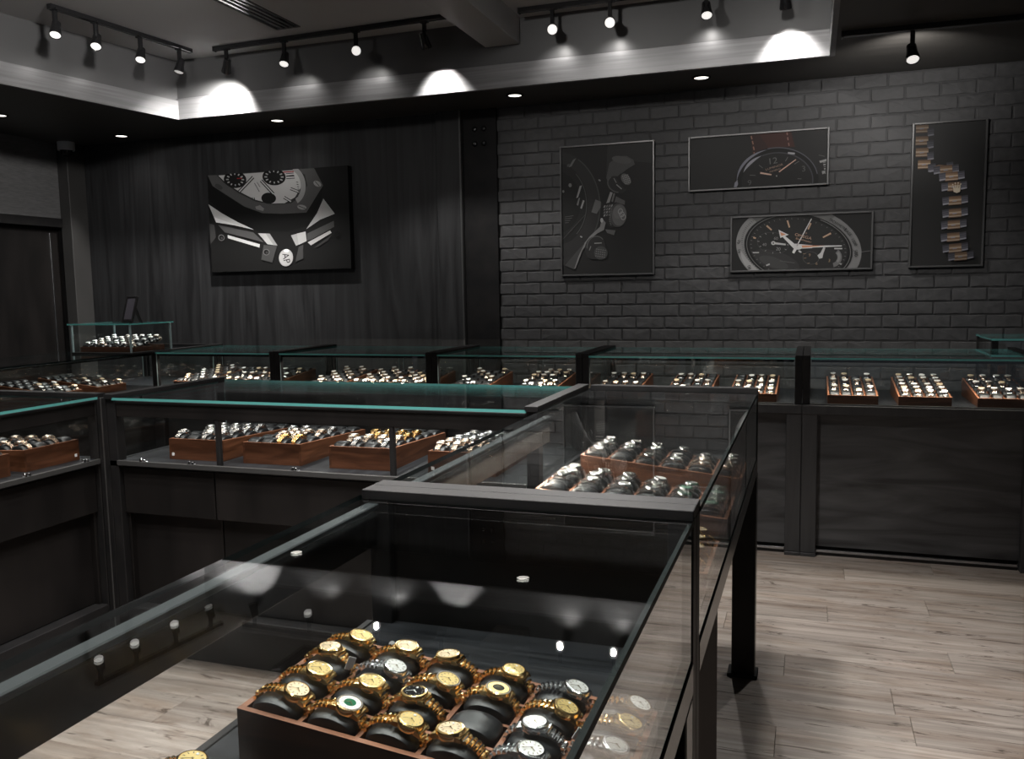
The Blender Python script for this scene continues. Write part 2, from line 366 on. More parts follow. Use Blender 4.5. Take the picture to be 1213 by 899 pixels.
def head(x, y, zt, target, label, power, size, bright=True, spill=3.5):
    o = thing('track_light', label, 'spotlight', T(x, y, zt), 'spotlights on the ceiling tracks')
    link('stem', head_stem, o, T(0, 0, 0))
    p = Vector((x, y, zt - .115)); q = (Vector(target) - p).to_track_quat('Z', 'Y').to_matrix().to_4x4()
    b = link('lamp_body', head_body, o, T(0, 0, -.115) @ q); link('lamp_lens', head_face if bright else head_face2, b)
    dv = (Vector(target) - p).normalized()
    spot('track_or_fill_spot', p + dv * .06, target, power, size, 1.0 if size > 90 else .7, .014 if size == 40 and bright else .03)
    if bright: spot('added_spill_spot', p + Vector((0, .03, -.05)) if y > 5.2 else p + Vector((-.03, 0, -.05)), p + ((Vector((0, .5, .05)) if zt < 3 else Vector((0, .26, -.38))) if y > 5.2 else Vector((-.3, 0, -.35))), spill if y > 5.2 else spill * .4, 110, 1, .02)  # second spot added per lit head to brighten fascia, coffer and brick
zt = ZC - .035
HEADS = [(-4.53, 4.42, (-3.9, 3.4, 1), 'first lit spotlight from left on left track', 60, 50, True),
         (-4.50, 4.72, (-3.8, 3.5, 1), 'second lit spotlight from left on left track', 60, 50, True),
         (-4.47, 5.09, (-3.9, 4.0, 1), 'third spotlight on left track, small lit lamp', 60, 50, True),
         (-4.43, 5.44, (-4.62, 4.9, 1.15), 'dark spotlight at the far end of left track', 240, 40, False),
         (-4.12, 5.575, (-4.33, 5.76, 2.80), 'dark spotlight at left end of back track by corner', 260, 120, False),
         (-3.62, 5.57, (-3.3, 4.45, 1), 'first lit spotlight from left on back track', 70, 50, True),
         (-3.03, 5.555, (-.62, 1.1, 1), 'second lit spotlight from left on back track', 95, 40, True),
         (-2.50, 5.54, (-2.47, 5.76, 2.78), 'dark spotlight just left of the ceiling beam', 80, 78, False),
         (-1.62, 5.60, (-.5, 1.2, 1), 'first lit spotlight right of the ceiling beam', 95, 40, True),
         (-1.24, 5.60, (-.45, 1.2, 1), 'large bright spotlight second right of the beam', 95, 40, True),
         (-.64, 5.60, (-.4, 4.4, 1), 'third lit spotlight right of the ceiling beam', 70, 50, True),
         (-.18, 5.60, (-.15, 5.76, 2.80), 'spotlight lighting the steel fascia near its right end', 90, 88, False)]
for x, y, tg, lb, p, s, br in HEADS: head(x, y, zt, tg, lb, p, s, br)
head(.49, 5.30, ZS - .03, (.6, 4.2, .9), 'lit spotlight on low ceiling in front of brick wall', 60, 60, True, 26)
# round downlights
dr = MB(); dr.lathe([(.062, 0), (.064, -.004), (.05, -.007), (.046, .0)], 28); dr_me = dr.mesh('trim_ring', steel, True)
df = MB(); df.lathe([(.047, -.002), (.0001, -.002)], 28); df_me = df.mesh('lens', dlm)
for x, y, lb in ((-5.66, 6.15, 'small round downlight above the security camera corner'), (-4.07, 6.12, 'small round downlight above the large white dial photograph'),
                 (-2.03, 6.03, 'small round downlight above the bolted steel column'), (-.72, 6.03, 'small round downlight above the wide landscape photograph'), (-5.83, 5.10, 'small round downlight cut by the left frame edge')):
    o = thing('downlight', lb, 'light', T(x, y, ZS), 'downlights in the soffit'); link('trim_ring', dr_me, o); link('lens', df_me, o)
    spot('down_lamp', (x, y, ZS - .02), (x, y + .02, 0), 4, 130, 1, .05)
# dome security camera
o = thing('security_camera', 'small white dome security camera under the soffit corner', 'camera', T(-6.33, 6.20, ZS))
hs = MB(); hs.lathe([(.068, -.075), (.072, -.07), (.072, 0)], 28, cap1=True); obj('housing', hs, white_pl, o, smooth=True)
dm = MB(); dm.lathe([(.001, -.125), (.02, -.122), (.036, -.112), (.046, -.095), (.05, -.075)], 24); obj('dome', dm, dark_pl, o, smooth=True)

# ------------------------------------------------------------------ display counters
ZD, ZT = .85, 1.104
def lamp_in(Mw, x0, x1, y, z, ang, power):
    p = Mw @ Vector(((x0 + x1) / 2, y, z)); r = (Mw.to_3x3().to_4x4() @ RX(ang)).to_euler()
    strip_lamp('case_fill_lamp', p, r, x1 - x0, .012, power)  # unseen strip light added to brighten the trays
def counter(label, M, W, D, power, group='far display counters', em=edge, end_l=True, end_r=True):
    """customer counter: local x along its front, front at y = 0 facing -y"""
    o = thing('display_counter', label, 'display case', M, group)
    obj('deck', cb((.0, .02, ZD - .022), (W, D, ZD), .001), deckm, o)
    obj('front_rail', cb((.0, -.012, ZD - .055), (W, .022, ZD - .004), .003), postm, o)
    obj('lip_trim', cb((.045, -.004, ZD - .006), (W - .045, .012, ZD + .004), .001), fram, o)
    obj('front_panel', cb((.08, .04, .05), (W - .08, .058, ZD - .05), .001), veneer, o)
    obj('floor_strip', cb((.085, .03, .018), (W - .085, .044, .032), .001), chrome, o)
    obj('plinth', cb((.085, .034, 0), (W - .085, .05, .018), .001), cabinet, o)
    for x in (0, W - .083):
        obj('leg', MB().cbox((x + .001, -.005, .02), (x + .082, .075, ZD - .04), .003).cbox((x + .0005, -.012, 0), (x + .0825, .08, .02), .002), postm, o)
        obj('leg', cb((x + .001, D - .08, 0), (x + .082, D - .005, ZD - .02), .003), steel, o)
    for x in (0, W - .041):
        for y in (0, D - .04): obj('post', cb((x + .001, y, ZD - .003), (x + .040, y + .04, 1.092), .002), steel, o)
        obj('end_bar', cb((x + .001, -.002, 1.09), (x + .040, D, 1.117), .002), steel, o)
    obj('added_led_bar', cb((.045, .012, 1.078), (W - .045, .03, 1.092), .001), dark_pl, o)  # bar made up as fixture for the added strip light, gives no light
    pane('glass_top', (.041, -.006, 1.094), (W - .041, D, ZT), 2, o, em)
    pane('glass_front', (.041, .002, ZD + .004), (W - .041, .010, 1.093), 1, o, edge_pale)
    h = W / 2
    pane('glass_door', (.041, D - .02, ZD), (h + .02, D - .013, 1.09), 1, o, edge_pale)
    pane('glass_door', (h - .02, D - .009, ZD), (W - .041, D - .002, 1.09), 1, o, edge_pale)
    for x, e in ((.016, end_l), (W - .024, end_r)):
        if e: pane('glass_end', (x, .04, ZD), (x + .008, D - .04, 1.09), 0, o, edge_pale)
    lamp_in(M, .08, W - .08, .035, 1.074, math.radians(28), power)
    return o
JX = [-4.42, -3.40, -2.25, -1.276, -.041, 1.12]
FARN = ['leftmost far counter beside the corner with glass box', 'second far counter from left, under white dial photograph', 'third far counter from left, in front of bolted steel column',
        'fourth far counter from left, under the tall crown photograph', 'rightmost far counter with wide dark wood front panel']
YE, DE = 4.955, .745
for i in range(5):
    counter(FARN[i] if i else 'leftmost far counter next to the corner glass box', T(JX[i], YE, 0), JX[i + 1] - JX[i], DE, 3.6 * (JX[i + 1] - JX[i]))
MF = T(-4.44, 2.3, 0) @ RZ(PI / 2)
counter('long side counter along left wall with trays in shadow', MF, 3.40, .70, 4.0, 'side counters', edge_dark)
MG = T(1.02, 6.33, 0.055) @ RZ(-PI / 2)
g = thing('display_counter', 'short raised counter behind rightmost far counter at brick wall', 'display case', T(1.02, 6.33, 0) @ RZ(-PI / 2), 'side counters')
obj('body', cb((.0, .01, 0), (.52, .70, .90), .003), cabinet, g); obj('deck', cb((0, 0, .90), (.52, .70, .92), .002), deckm, g)
for x, y in ((0, 0), (.48, 0), (0, .66), (.48, .66)): obj('post', cb((x, y, .92), (x + .035, y + .035, 1.145), .002), steel, g)
pane('glass_top', (-.005, -.005, 1.147), (.525, .70, 1.158), 2, g); pane('glass_side', (.506, .03, .92), (.514, .66, 1.146), 0, g, edge_pale); pane('glass_side', (.03, .006, .92), (.48, .014, 1.146), 1, g, edge_pale)
clip_mb = MB().cbox((-.014, -.008, 0), (-.002, .006, .014), .002).cbox((.002, -.008, 0), (.012, .006, .012), .002).cbox((-.02, -.004, 0), (.02, .004, .004), .001)
clip_me = clip_mb.mesh('hinge_clip', chrome)
puck_mb = MB(); puck_mb.lathe([(.022, -.010), (.024, -.008), (.024, 0)], 20); puck_me = puck_mb.mesh('puck_light', fram, True)
pl_mb = MB(); pl_mb.lathe([(.0001, -.0105), (.02, -.0105)], 20); puckl_me = pl_mb.mesh('lens', puckm)
def staff_case(label, M, W, D, mull=(), seams=(), clips=(), power=3, far_end=('glass', 'glass'), pucks=(), pucks_off=(), rim=False, fasc=None, legs_style='frame', gap_shade=True):
    """island case seen from the staff side: staff side at y = 0 facing -y, customer glass at y = D"""
    o = thing('island_case', label, 'display case', M, 'island cases')
    P = .045
    obj('deck', cb((.0, .0, ZD - .022), (W, D - .004, ZD), .001), deckm, o)
    obj('deck_edge', cb((P, -.010, ZD - .016), (W - P, .004, ZD + .003), .001), fram if not rim else steel, o)
    f0, f1 = fasc or (P, W - P)
    obj('fascia', cb((f0, .004, 1.008 if rim else 1.028), (f1, .018, 1.086), .001), gloss if rim else cabinet, o)
    obj('fascia_channel', cb((f0, .0, 1.080), (f1, .026, 1.0915), .002), channel if rim else steel, o)
    for x in mull: obj('mullion', cb((x - .009, .006, ZD), (x + .009, .026, 1.03), .002), steel, o)
    for x in clips: link('hinge_clip', clip_me, o, T(x, -.001, ZD + .002))
    for x in (0, W - P):
        for y in (0, D - P): obj('post', cb((x + .001, y, .0), (x + P - .001, y + P, 1.098), .002), steel, o)
        obj('end_bar', cb((x, -.012, 1.098), (x + P, D, 1.116), .001), steel, o)
    if rim:
        obj('rim', cb((P, D - .034, ZD - .008), (W - P, D - .004, ZD + .008), .003), gloss, o)
        obj('side_rail', cb((P, D - .010, ZD - .062), (W - P, D + .001, ZD - .004), .002), gloss, o)
        for x in ((0,) if legs_style == 'far' else (0, W - .08)):
            dx = .06 if legs_style != 'far' and not x else 0; obj('leg', cb((x + dx, D - .085, 0), (x + dx + .078, D + .002, ZD - .06), .003), gloss, o)
            obj('base_plate', cb((x + dx - .012 if x + dx else 0, D - .10, 0), (min(W, x + dx + .09), D + .012, .014), .002), steel, o)
        obj('pedestal', cb((1.2 if legs_style == 'far' else .09, D - .05, .0), (W - (.002 if legs_style == 'far' else .09), D - .028, ZD - .062), .002), pedestalm, o)
    else:
        obj('customer_panel', cb((P, D - .03, .06), (W - P, D - .014, ZD - .022), .001), veneer, o)
    c0 = 1.2 if legs_style == 'far' else P                                # cabinet starts here; the far end of that case stands on legs
    xs = [c0] + list(seams) + [W - P]
    for a, b in zip(xs[:-1], xs[1:]):
        obj('drawer_front', cb((a + .003, .018, .635), (b - .003, .036, ZD - .028), .002), cabinet, o)
        obj('door', cb((a + .003, .055, .252), (b - .003, .073, .628), .002), cabinet, o)
    for x in (c0 + .002, W - P - .014): obj('side_panel', cb((x, .03, .0), (x + .012, D - .06, ZD - .024), .001), cabinet, o)
    obj('shade_plate', cb((c0, .12, 0), (W - P, .135, .206), .001), cabinet, o)  # black sheet filling the gap under the rail in place of shade
    obj('bottom_rail', cb((c0, .0, .205), (W - P, .06, .25), .003), steel, o)
    obj('cabinet_floor', cb((c0, .06, .215), (W - P, D - .05, .235), .001), cabinet, o)
    pane('glass_top', (P - .004, -.012 if not rim else -.018, 1.094), (W - P + .004, D + .002, ZT), 2, o, edge_dark if rim else edge)
    pane('glass_front', (P, D - .010, ZD + .004), (W - P, D - .002, 1.093), 1, o, edge_pale if not rim else edge_dark)
    for x, e in ((.018, far_end[0]), (W - .026, far_end[1])):
        if e == 'glass': pane('glass_end', (x, P, ZD), (x + .008, D - P, 1.09), 0, o, edge_pale)
        elif e == 'panel': obj('end_panel', cb((x, P, ZD - .3), (x + .010, D - P, 1.09), .001), gloss, o)
    for x, y in pucks: k = link('puck_light', puck_me, o, T(x, y, 1.092)); link('lens', puckl_me, k)
    for x, y in pucks_off: link('puck_light', puck_me, o, T(x, y, 1.092))
    if power: lamp_in(M, .08, W - .08, .034, 1.074, math.radians(22), power)
    return o
XS, XCU = -.815, -.186
DI = XCU - XS
MA = T(XS, 1.521, 0) @ RZ(-PI / 2); MBm = T(XS, 3.385, 0) @ RZ(-PI / 2)
staff_case('nearest island case with a tray of gold watches', MA, 1.80, DI, rim=True, power=0, far_end=('panel', 'panel'))
staff_case('island case behind the nearest one, holding steel watch trays', MBm, 1.863, DI, rim=True, power=16, far_end=('glass', None), fasc=(.72, 1.80), legs_style='far', clips=(1.17,))
# island middle row and the left return
MC = T(-2.645, 2.70, 0)
staff_case('middle row island case with four walnut trays facing the far counters', MC, 1.80, .685, mull=(.517, 1.253), seams=(.485, 1.25), clips=(.17, .40, .86), power=.9, pucks=((1.735, .05),))
MD = T(-2.70, .90, 0) @ RZ(PI / 2)
staff_case('left island case cut by the frame edge', MD, 1.845, .70, seams=(.62, 1.24), clips=(1.46, 1.73), power=.7, pucks_off=((1.77, .05),))
post_c = thing('corner_post', 'square black post where left and middle island cases meet', 'post', T(-2.672, 2.722, 0))
obj('shaft', cb((-.024, -.020, 0), (.024, .020, 1.10), .002), steel, post_c); obj('seam', cb((-.003, -.022, 0), (.003, -.019, 1.10), .0005), fram, post_c)
# low glass box on the corner of the far counters
gb = thing('glass_box', 'small glass showcase standing on the far corner counter', 'display case', T(-4.885, 4.716, ZT + .013))
pane('glass_top', (-.022, -.012, .190), (.53, .41, .199), 2, gb)
pane('glass_side', (0, 0, 0), (.513, .008, .190), 1, gb); pane('glass_side', (.507, .008, 0), (.515, .398, .190), 0, gb)
pane('glass_side', (0, .008, 0), (.008, .398, .190), 0, gb); pane('glass_side', (0, .39, 0), (.507, .398, .190), 1, gb)
for x, y in ((0, 0), (.507, 0), (0, .39), (.507, .39)): obj('corner_joint', cb((x - .002, y - .002, 0), (x + .010, y + .010, .19), .001), edge_pale, gb)
obj('base', cb((-.004, -.004, -.012), (.519, .402, 0), .002), steel, gb)
# tilted picture stand on the glass box
ps = thing('picture_stand', 'tilted black picture stand on top of the glass showcase', 'picture frame', T(-4.56, 4.90, ZT + .2125) @ RZ(-.30))
q = RX(-.28)
obj('frame', MB().cbox((-.066, -.008, 0), (-.052, .008, .19), .002, 0, q).cbox((.052, -.008, 0), (.066, .008, .19), .002, 0, q).cbox((-.052, -.008, 0), (.052, .008, .022), .002, 0, q).cbox((-.052, -.008, .176), (.052, .008, .19), .002, 0, q), steel, ps)
obj('screen', MB().cbox((-.052, -.003, .022), (.052, .005, .176), .001, 0, q), mat('stand_glass', (.11, .10, .125), .2, coat=.5), ps)
obj('easel_leg', MB().cbox((-.02, .0, 0), (.02, .004, .16), .001, 0, T(0, .10, 0) @ RX(.36)), steel, ps)

# ------------------------------------------------------------------ trays
TL, TW, TH0, TH1, TB = .52, .256, .100, .048, .009
HI, FLAT = (TH0, TH1), (.083, .058)                # steep trays, and the flatter ones of the middle row
def zt_at(x, h=HI): return h[0] + (h[1] - h[0]) * (x + TL / 2) / TL
tray_cache = {}
def tray_meshes(ni, nj, h=HI):
    if (ni, nj, h) in tray_cache: return tray_cache[ni, nj, h]
    TH0, TH1 = h; zt_at = lambda x: TH0 + (TH1 - TH0) * (x + TL / 2) / TL
    out = []; L2, W2 = TL / 2, TW / 2
    for s in (-1, 1):
        y0, y1 = (-W2, -W2 + TB) if s < 0 else (W2 - TB, W2)
        m = MB(); m.prism([(-L2, 0), (L2, 0), (L2, TH1), (-L2, TH0)], y0, y1)
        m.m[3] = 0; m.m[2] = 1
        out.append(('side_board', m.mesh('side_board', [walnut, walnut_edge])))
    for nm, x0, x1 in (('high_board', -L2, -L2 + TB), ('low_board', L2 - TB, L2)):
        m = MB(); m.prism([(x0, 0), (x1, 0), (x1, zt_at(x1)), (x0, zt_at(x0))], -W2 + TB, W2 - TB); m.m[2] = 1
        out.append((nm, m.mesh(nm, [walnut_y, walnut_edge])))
    out.append(('base', MB().box((-L2 + TB, -W2 + TB, .004), (L2 - TB, W2 - TB, .012)).mesh('base', leather)))
    cwid, chgt = (TL - TB) / ni, (TW - TB) / nj
    g = MB()
    for i in range(1, ni):
        x = -L2 + TB / 2 + i * cwid; m = MB(); zz = zt_at(x) - .001
        m.box((x - .0036, -W2 + TB, zz - .035), (x + .0036, W2 - TB, zz), mats=[0, 1, 0, 0, 0, 0]); g.add(m.v, m.f, 0); g.m[-6:] = m.m
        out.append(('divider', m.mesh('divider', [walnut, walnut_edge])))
    for j in range(1, nj):
        y = -W2 + TB / 2 + j * chgt; m = MB()
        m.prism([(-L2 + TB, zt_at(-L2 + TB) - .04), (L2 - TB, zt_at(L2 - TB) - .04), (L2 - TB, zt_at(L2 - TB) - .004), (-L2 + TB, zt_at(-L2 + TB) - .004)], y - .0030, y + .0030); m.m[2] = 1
        g.add(m.v, m.f, 0); g.m[-6:] = m.m
        out.append(('divider', m.mesh('divider', [walnut, walnut_edge])))
    grid = ('divider_grid', g.mesh('divider_grid', [walnut, walnut_edge]))
    tray_cache[ni, nj, h] = (out, grid); return out, grid
def tray(label, M, ni=6, nj=4, near=True, group='walnut watch trays', h=HI):
    o = thing('watch_tray', label, 'tray', M, group); parts, grid = tray_meshes(ni, nj, h)
    for nm, me in parts:
        if nm == 'divider' and not near: continue
        link(nm, me, o)
    if not near: link(grid[0], grid[1], o)
    return o
def cell(i, j, ni=6, nj=4, h=HI):
    cwid, chgt = (TL - TB) / ni, (TW - TB) / nj
    x = -TL / 2 + TB / 2 + (i + .5) * cwid; y = -TW / 2 + TB / 2 + (j + .5) * chgt
    return T(x, y, zt_at(x, h) - .001) @ RY(math.atan2(h[0] - h[1], TL))

# ------------------------------------------------------------------ cushions and watches
EA, EB = .0365, .0165
def cushion_mesh(n=20):
    m = MB(); st = [(-.0245, .0), (-.0245, .55), (-.0235, .80), (-.0195, .93), (-.011, .995), (.011, .995), (.0195, .93), (.0235, .80), (.0245, .55), (.0245, 0.)]
    vs = []; fs = []
    for y, s in st:
        for k in range(n):
            a = 2 * PI * k / n; vs.append((EA * (s if s else .001) * math.sin(a), y, EB * (s if s else .001) * math.cos(a)))
    for j in range(len(st) - 1):
        for k in range(n): fs.append((j * n + k, j * n + (k + 1) % n, (j + 1) * n + (k + 1) % n, (j + 1) * n + k))
    m.add(vs, fs); return m
cushion_me = cushion_mesh(20).mesh('watch_cushion', leather, True); cushion_lo = cushion_mesh(12).mesh('watch_cushion', leather, True)
_tab = []; _s = 0; _N = 720
for k in range(_N + 1):
    a = -PI + 2 * PI * k / _N; p = (( EA + .0018) * math.sin(a), (EB + .0018) * math.cos(a))
    if k: _s += math.hypot(p[0] - _tab[-1][1], p[1] - _tab[-1][2])
    _tab.append((_s, p[0], p[1]))
_half = _s / 2
def fr(s):
    """frame on the wrist ellipse at arc length s from its top"""
    t = s + _half; k = min(range(_N + 1), key=lambda i: abs(_tab[i][0] - t))
    _, x, z = _tab[k]; nx, nz = x / (EA ** 2), z / (EB ** 2); l = math.hypot(nx, nz)
    return T(x, 0, z) @ RY(math.atan2(nx, nz))
def link_piece(m, F, y0, y1, ln, h, mi=0):
    pr = [(-ln / 2, -.0006), (-ln / 2 * .85, h * .62), (-ln / 4, h), (ln / 4, h), (ln / 2 * .85, h * .62), (ln / 2, -.0006)]
    m.prism(pr, y0, y1, mi, F)
def bracelet(s0, mats, rows=11, style='president', clr=.0208):
    out = []; pitch = .0068
    for sd in (-1, 1):
        m = MB()
        for k in range(rows):
            s = s0 + sd * (clr + pitch * (k + .5))
            if abs(s) > _half - .004: break
            F = fr(s); w_ = (.0195 - .0028 * min(1, k / 8)) / 2; a = w_ * .42
            if style == 'president':
                for y0, y1, mi, h in ((-w_, -a - .0003, 0, .0042), (-a + .0004, a - .0004, 1, .0022), (a + .0003, w_, 0, .0042)): link_piece(m, F, y0, y1, pitch * .78, h, mi)
            else:
                for y0, y1, mi, h in ((-w_, -a, 0, .0022), (-a, a, 1, .0023), (a, w_, 0, .0022)): link_piece(m, F, y0, y1, pitch * .97, h, mi)
        out.append(m.mesh('bracelet', mats, True))
    return out
def case_body(n=40, r=.0186):
    m = MB(); m.lathe([(r * .80, -.001), (r * .97, .0005), (r, .003), (r, .0068), (r * .95, .0085), (r * .84, .0088)], n, cap0=True)
    for sx in (-1, 1):
        for sy in (-1, 1):
            p = [(sx * .010, .0072), (sx * .0195, .0048), (sx * .0228, .0005), (sx * .0205, -.001), (sx * .010, .0)]
            y0, y1 = (.0102, .0142) if sy > 0 else (-.0142, -.0102); m.prism(p, y0, y1)
        link_piece(m, T(sx * .0185, 0, .0015), -.0100, .0100, .0058, .0034)
    return m
def bezel_fluted():
    m = MB(); n = 72; vs = []; fs = []
    prof = [(.0181, .0085), (.0176, .0100), (.0152, .0113), (.0149, .0104)]
    for j, (r, z) in enumerate(prof):
        for k in range(n):
            a = 2 * PI * k / n; rr = r - (.00045 if (k % 2 and j in (0, 1)) else 0); vs.append((rr * math.cos(a), rr * math.sin(a), z - (.0004 if (k % 2 and j == 1) else 0)))
    for j in range(3):
        for k in range(n): fs.append((j * n + k, j * n + (k + 1) % n, (j + 1) * n + (k + 1) % n, (j + 1) * n + k))
    m.add(vs, fs); return m
def bezel_smooth(insert=False):
    m = MB(); m.lathe([(.0186, .0085), (.0185, .0098), (.0178, .0106), (.0150, .0111), (.0147, .0104)], 40, mis=[0, 0, 1 if insert else 0, 0]); return m
def bezel_gems():
    m = MB(); m.lathe([(.0183, .0085), (.0180, .0098), (.0150, .0108), (.0148, .0104)], 40)
    for k in range(36):
        a = 2 * PI * k / 36; m.lathe([(.00125, 0), (.0008, .0009), (.0001, .001)], 6, 1, T(.0166 * math.cos(a), .0166 * math.sin(a), .0102))
    return m
def disc(r, z, n=36): m = MB(); m.lathe([(.00001, z), (r, z)], n); return m
def markers(kind):
    m = MB()
    for k in range(12):
        a = PI / 6 * k; F = T(0, 0, .01055) @ RZ(a)
        if kind == 'bar': m.cbox((-.0128, -.0005, 0), (-.0098, .0005, .0005), .0001, 0, F)
        elif kind == 'dot': m.lathe([(.0010, 0), (.0009, .0004), (.0001, .0005)], 8, 0, F @ T(-.0115, 0, 0))
        elif kind == 'gem': m.lathe([(.0008, 0), (.0006, .0006), (.0001, .0006)], 6, 0, F @ T(-.0118, 0, 0))
    return m
hands_mb = MB().cbox((-.0005, -.0072, .0113), (.0005, .0015, .0116), .0001, 0, RZ(.9)).cbox((-.0004, -.0110, .0117), (.0004, .002, .0119), .0001, 0, RZ(-1.0)).lathe([(.0009, .0108), (.0008, .0121), (.0001, .0122)], 8)
crown_mb = MB(); crown_mb.lathe([(.0026, 0), (.0030, .0006), (.0030, .0030), (.0022, .0036), (.0001, .0037)], 14, 0, T(0, .0182, .0040) @ RX(-PI / 2))
date_mb = MB().cbox((-.0016, .0078, .0106), (.0016, .0114, .0114), .0005)
_mc = {}
def M_(key, fn):
    if key not in _mc: _mc[key] = fn()
    return _mc[key]
METAL = {'gold': gold, 'silver': silver, 'rose': rose, 'steel': steelw}
DIAL = dict(champagne=d_champ, rose=d_pink, white=d_white, silver=d_silver, black=d_black, green=d_green)
def watch(Mw, look, metal, dial, bez='fluted', mk='bar', s0=.010, level=0, group=None, inner=None, style='president', strap=None, crown=True):
    """level 0: nearest tray, 1: second case, 2: middle row, 3: far counters (one mesh)"""
    mt = METAL[metal]; dm_ = DIAL[dial]
    if level == 3:
        key = ('far', metal, dial, s0)
        def mk3():
            m = MB(); F = fr(s0)
            m.lathe([(.0150, 0), (.0195, .001), (.0195, .0075), (.0165, .0100), (.0158, .0098)], 14, 0, F); m.lathe([(.0158, .0098), (.0001, .0100)], 14, 1, F)
            for sd in (-1, 1):
                for k in range(6):
                    s = s0 + sd * (.021 + .0100 * (k + .5))
                    if abs(s) > _half - .004: break
                    link_piece(m, fr(s), -.0098, -.0035, .0092, .0028, 0); link_piece(m, fr(s), -.0033, .0033, .0092, .0033, 0); link_piece(m, fr(s), .0035, .0098, .0092, .0028, 0)
            return m.mesh('wristwatch', [mt, dm_], True)
        o = link('wristwatch', M_(key, mk3)); o.matrix_world = Mw
        return tag(o, look, 'watch', group)
    o = thing('wristwatch', look, 'watch', Mw, group); F = fr(s0)
    n = 40 if level < 2 else 20
    link('watch_case', M_(('case', metal, n), lambda: case_body(n).mesh('watch_case', mt, True)), o, F)
    bz = {'fluted': lambda: bezel_fluted().mesh('bezel', mt), 'smooth': lambda: bezel_smooth().mesh('bezel', mt, True), 'gem': lambda: bezel_gems().mesh('bezel', [mt, gem]),
          'black': lambda: bezel_smooth(True).mesh('bezel', [mt, bez_black], True), 'green': lambda: bezel_smooth(True).mesh('bezel', [mt, bez_green], True)}[bez]
    link('bezel', M_(('bez', bez, metal), bz), o, F)
    d_ = link('dial', M_(('dial', dial), lambda: disc(.0150, .0105).mesh('dial', dm_)), o, F)
    if level < 2:
        link('hour_markers', M_(('mk', mk, dial in ('black', 'green')), lambda: markers(mk).mesh('hour_markers', gem if mk == 'gem' else (lume if mk == 'dot' else markm))), d_)
        if inner: link('dial_center', M_(('inner', inner), lambda: disc(.0082, .0107).mesh('dial_center', DIAL[inner])), d_)
        hm = lume if dial in ('black', 'green') else handm
        link('hands', M_(('hands', hm.name), lambda: hands_mb.mesh('hands', hm)), o, F)
        if crown: link('crown', M_(('crown', metal), lambda: crown_mb.mesh('crown', mt, True)), o, F)
    if level == 0 and bez != 'gem': link('date_window', M_('date', lambda: date_mb.mesh('date_window', d_white)), d_)
    key = ('br', metal, strap, style, s0, level)
    for me in M_(key, lambda: bracelet(s0, [mt, gold2 if metal == 'gold' else silver2 if metal == 'silver' else mt], 11 if level < 2 else 9, style)): link('bracelet', me, o)
    return o
ORD = ['first', 'second', 'third', 'fourth', 'fifth', 'sixth', 'seventh', 'eighth']
far_cushions = MB(); _cl = cushion_mesh(8)
def cushion(Mw, where, lo=False, group='black watch cushions'):
    if lo == 2: far_cushions.add(_cl.v, _cl.f, 0, Mw); return
    o = link('watch_cushion', cushion_lo if lo else cushion_me); o.matrix_world = Mw
    return tag(o, 'black cushion, ' + where, 'cushion', group)
def where(c, r, nick): return '%s from left, %s row from front, %s' % (ORD[c], ORD[r], nick)
def wear(): return T(random.uniform(-.001, .001), random.uniform(-.003, .003), .0035) @ RZ(random.uniform(-.06, .06)) @ RY(random.uniform(-.05, .05))

# nearest case: gold tray
MT = T(-.458, 1.052, ZD)
tray('large walnut tray of mostly gold watches in nearest case', MT)
A = {  # (column from left, row from back): look, metal, dial, bezel, marks, tilt, inner
 (0, 0): ('gold champagne', 'gold', 'champagne', 'smooth', 'bar', 0.015), (0, 1): ('gold rose-dial', 'gold', 'rose', 'fluted', 'bar', -0.004), (0, 2): ('gold champagne', 'gold', 'champagne', 'smooth', 'bar', 0.017), (0, 3): ('gold pale-dial', 'gold', 'rose', 'fluted', 'bar', 0.019),
 (1, 0): ('gold champagne', 'gold', 'rose', 'smooth', 'bar', 0.011), (1, 1): ('white-gold silver-dial', 'silver', 'silver', 'fluted', 'bar', 0.019), (1, 2): ('gold champagne', 'gold', 'champagne', 'smooth', 'bar', 0.015), (1, 3): ('gold green-centre', 'gold', 'white', 'gem', 'gem', 0.017, 'green'),
 (2, 0): ('gold rose-dial', 'gold', 'rose', 'smooth', 'bar', -0.008), (2, 1): ('gold white-bezel', 'gold', 'champagne', 'gem', 'bar', 0.019), (2, 2): ('gold black-dial', 'gold', 'black', 'smooth', 'gem', -0.004), (2, 3): ('gold champagne', 'gold', 'champagne', 'fluted', 'gem', 0.019),
 (3, 0): ('gold champagne', 'gold', 'champagne', 'fluted', 'bar', 0.011), (3, 1): ('gold dark-centre', 'gold', 'champagne', 'gem', 'gem', 0.008, 'black'), (3, 3): ('gold pale-dial', 'gold', 'rose', 'smooth', 'bar', -0.010),
 (4, 0): ('silver', 'silver', 'silver', 'fluted', 'bar', 0.020), (4, 1): ('gold champagne', 'gold', 'champagne', 'smooth', 'bar', 0.019), (4, 2): ('silver', 'silver', 'silver', 'fluted', 'bar', -0.002), (4, 3): ('silver', 'silver', 'white', 'fluted', 'bar', 0.011),
 (5, 0): ('gold white-dial', 'gold', 'white', 'smooth', 'bar', 0.023), (5, 1): ('gold champagne', 'gold', 'champagne', 'fluted', 'bar', 0.023), (5, 2): ('silver pave', 'silver', 'silver', 'gem', 'gem', 0.017), (5, 3): ('silver', 'silver', 'silver', 'gem', 'gem', 0.017)}
NA = 'nearest walnut tray'
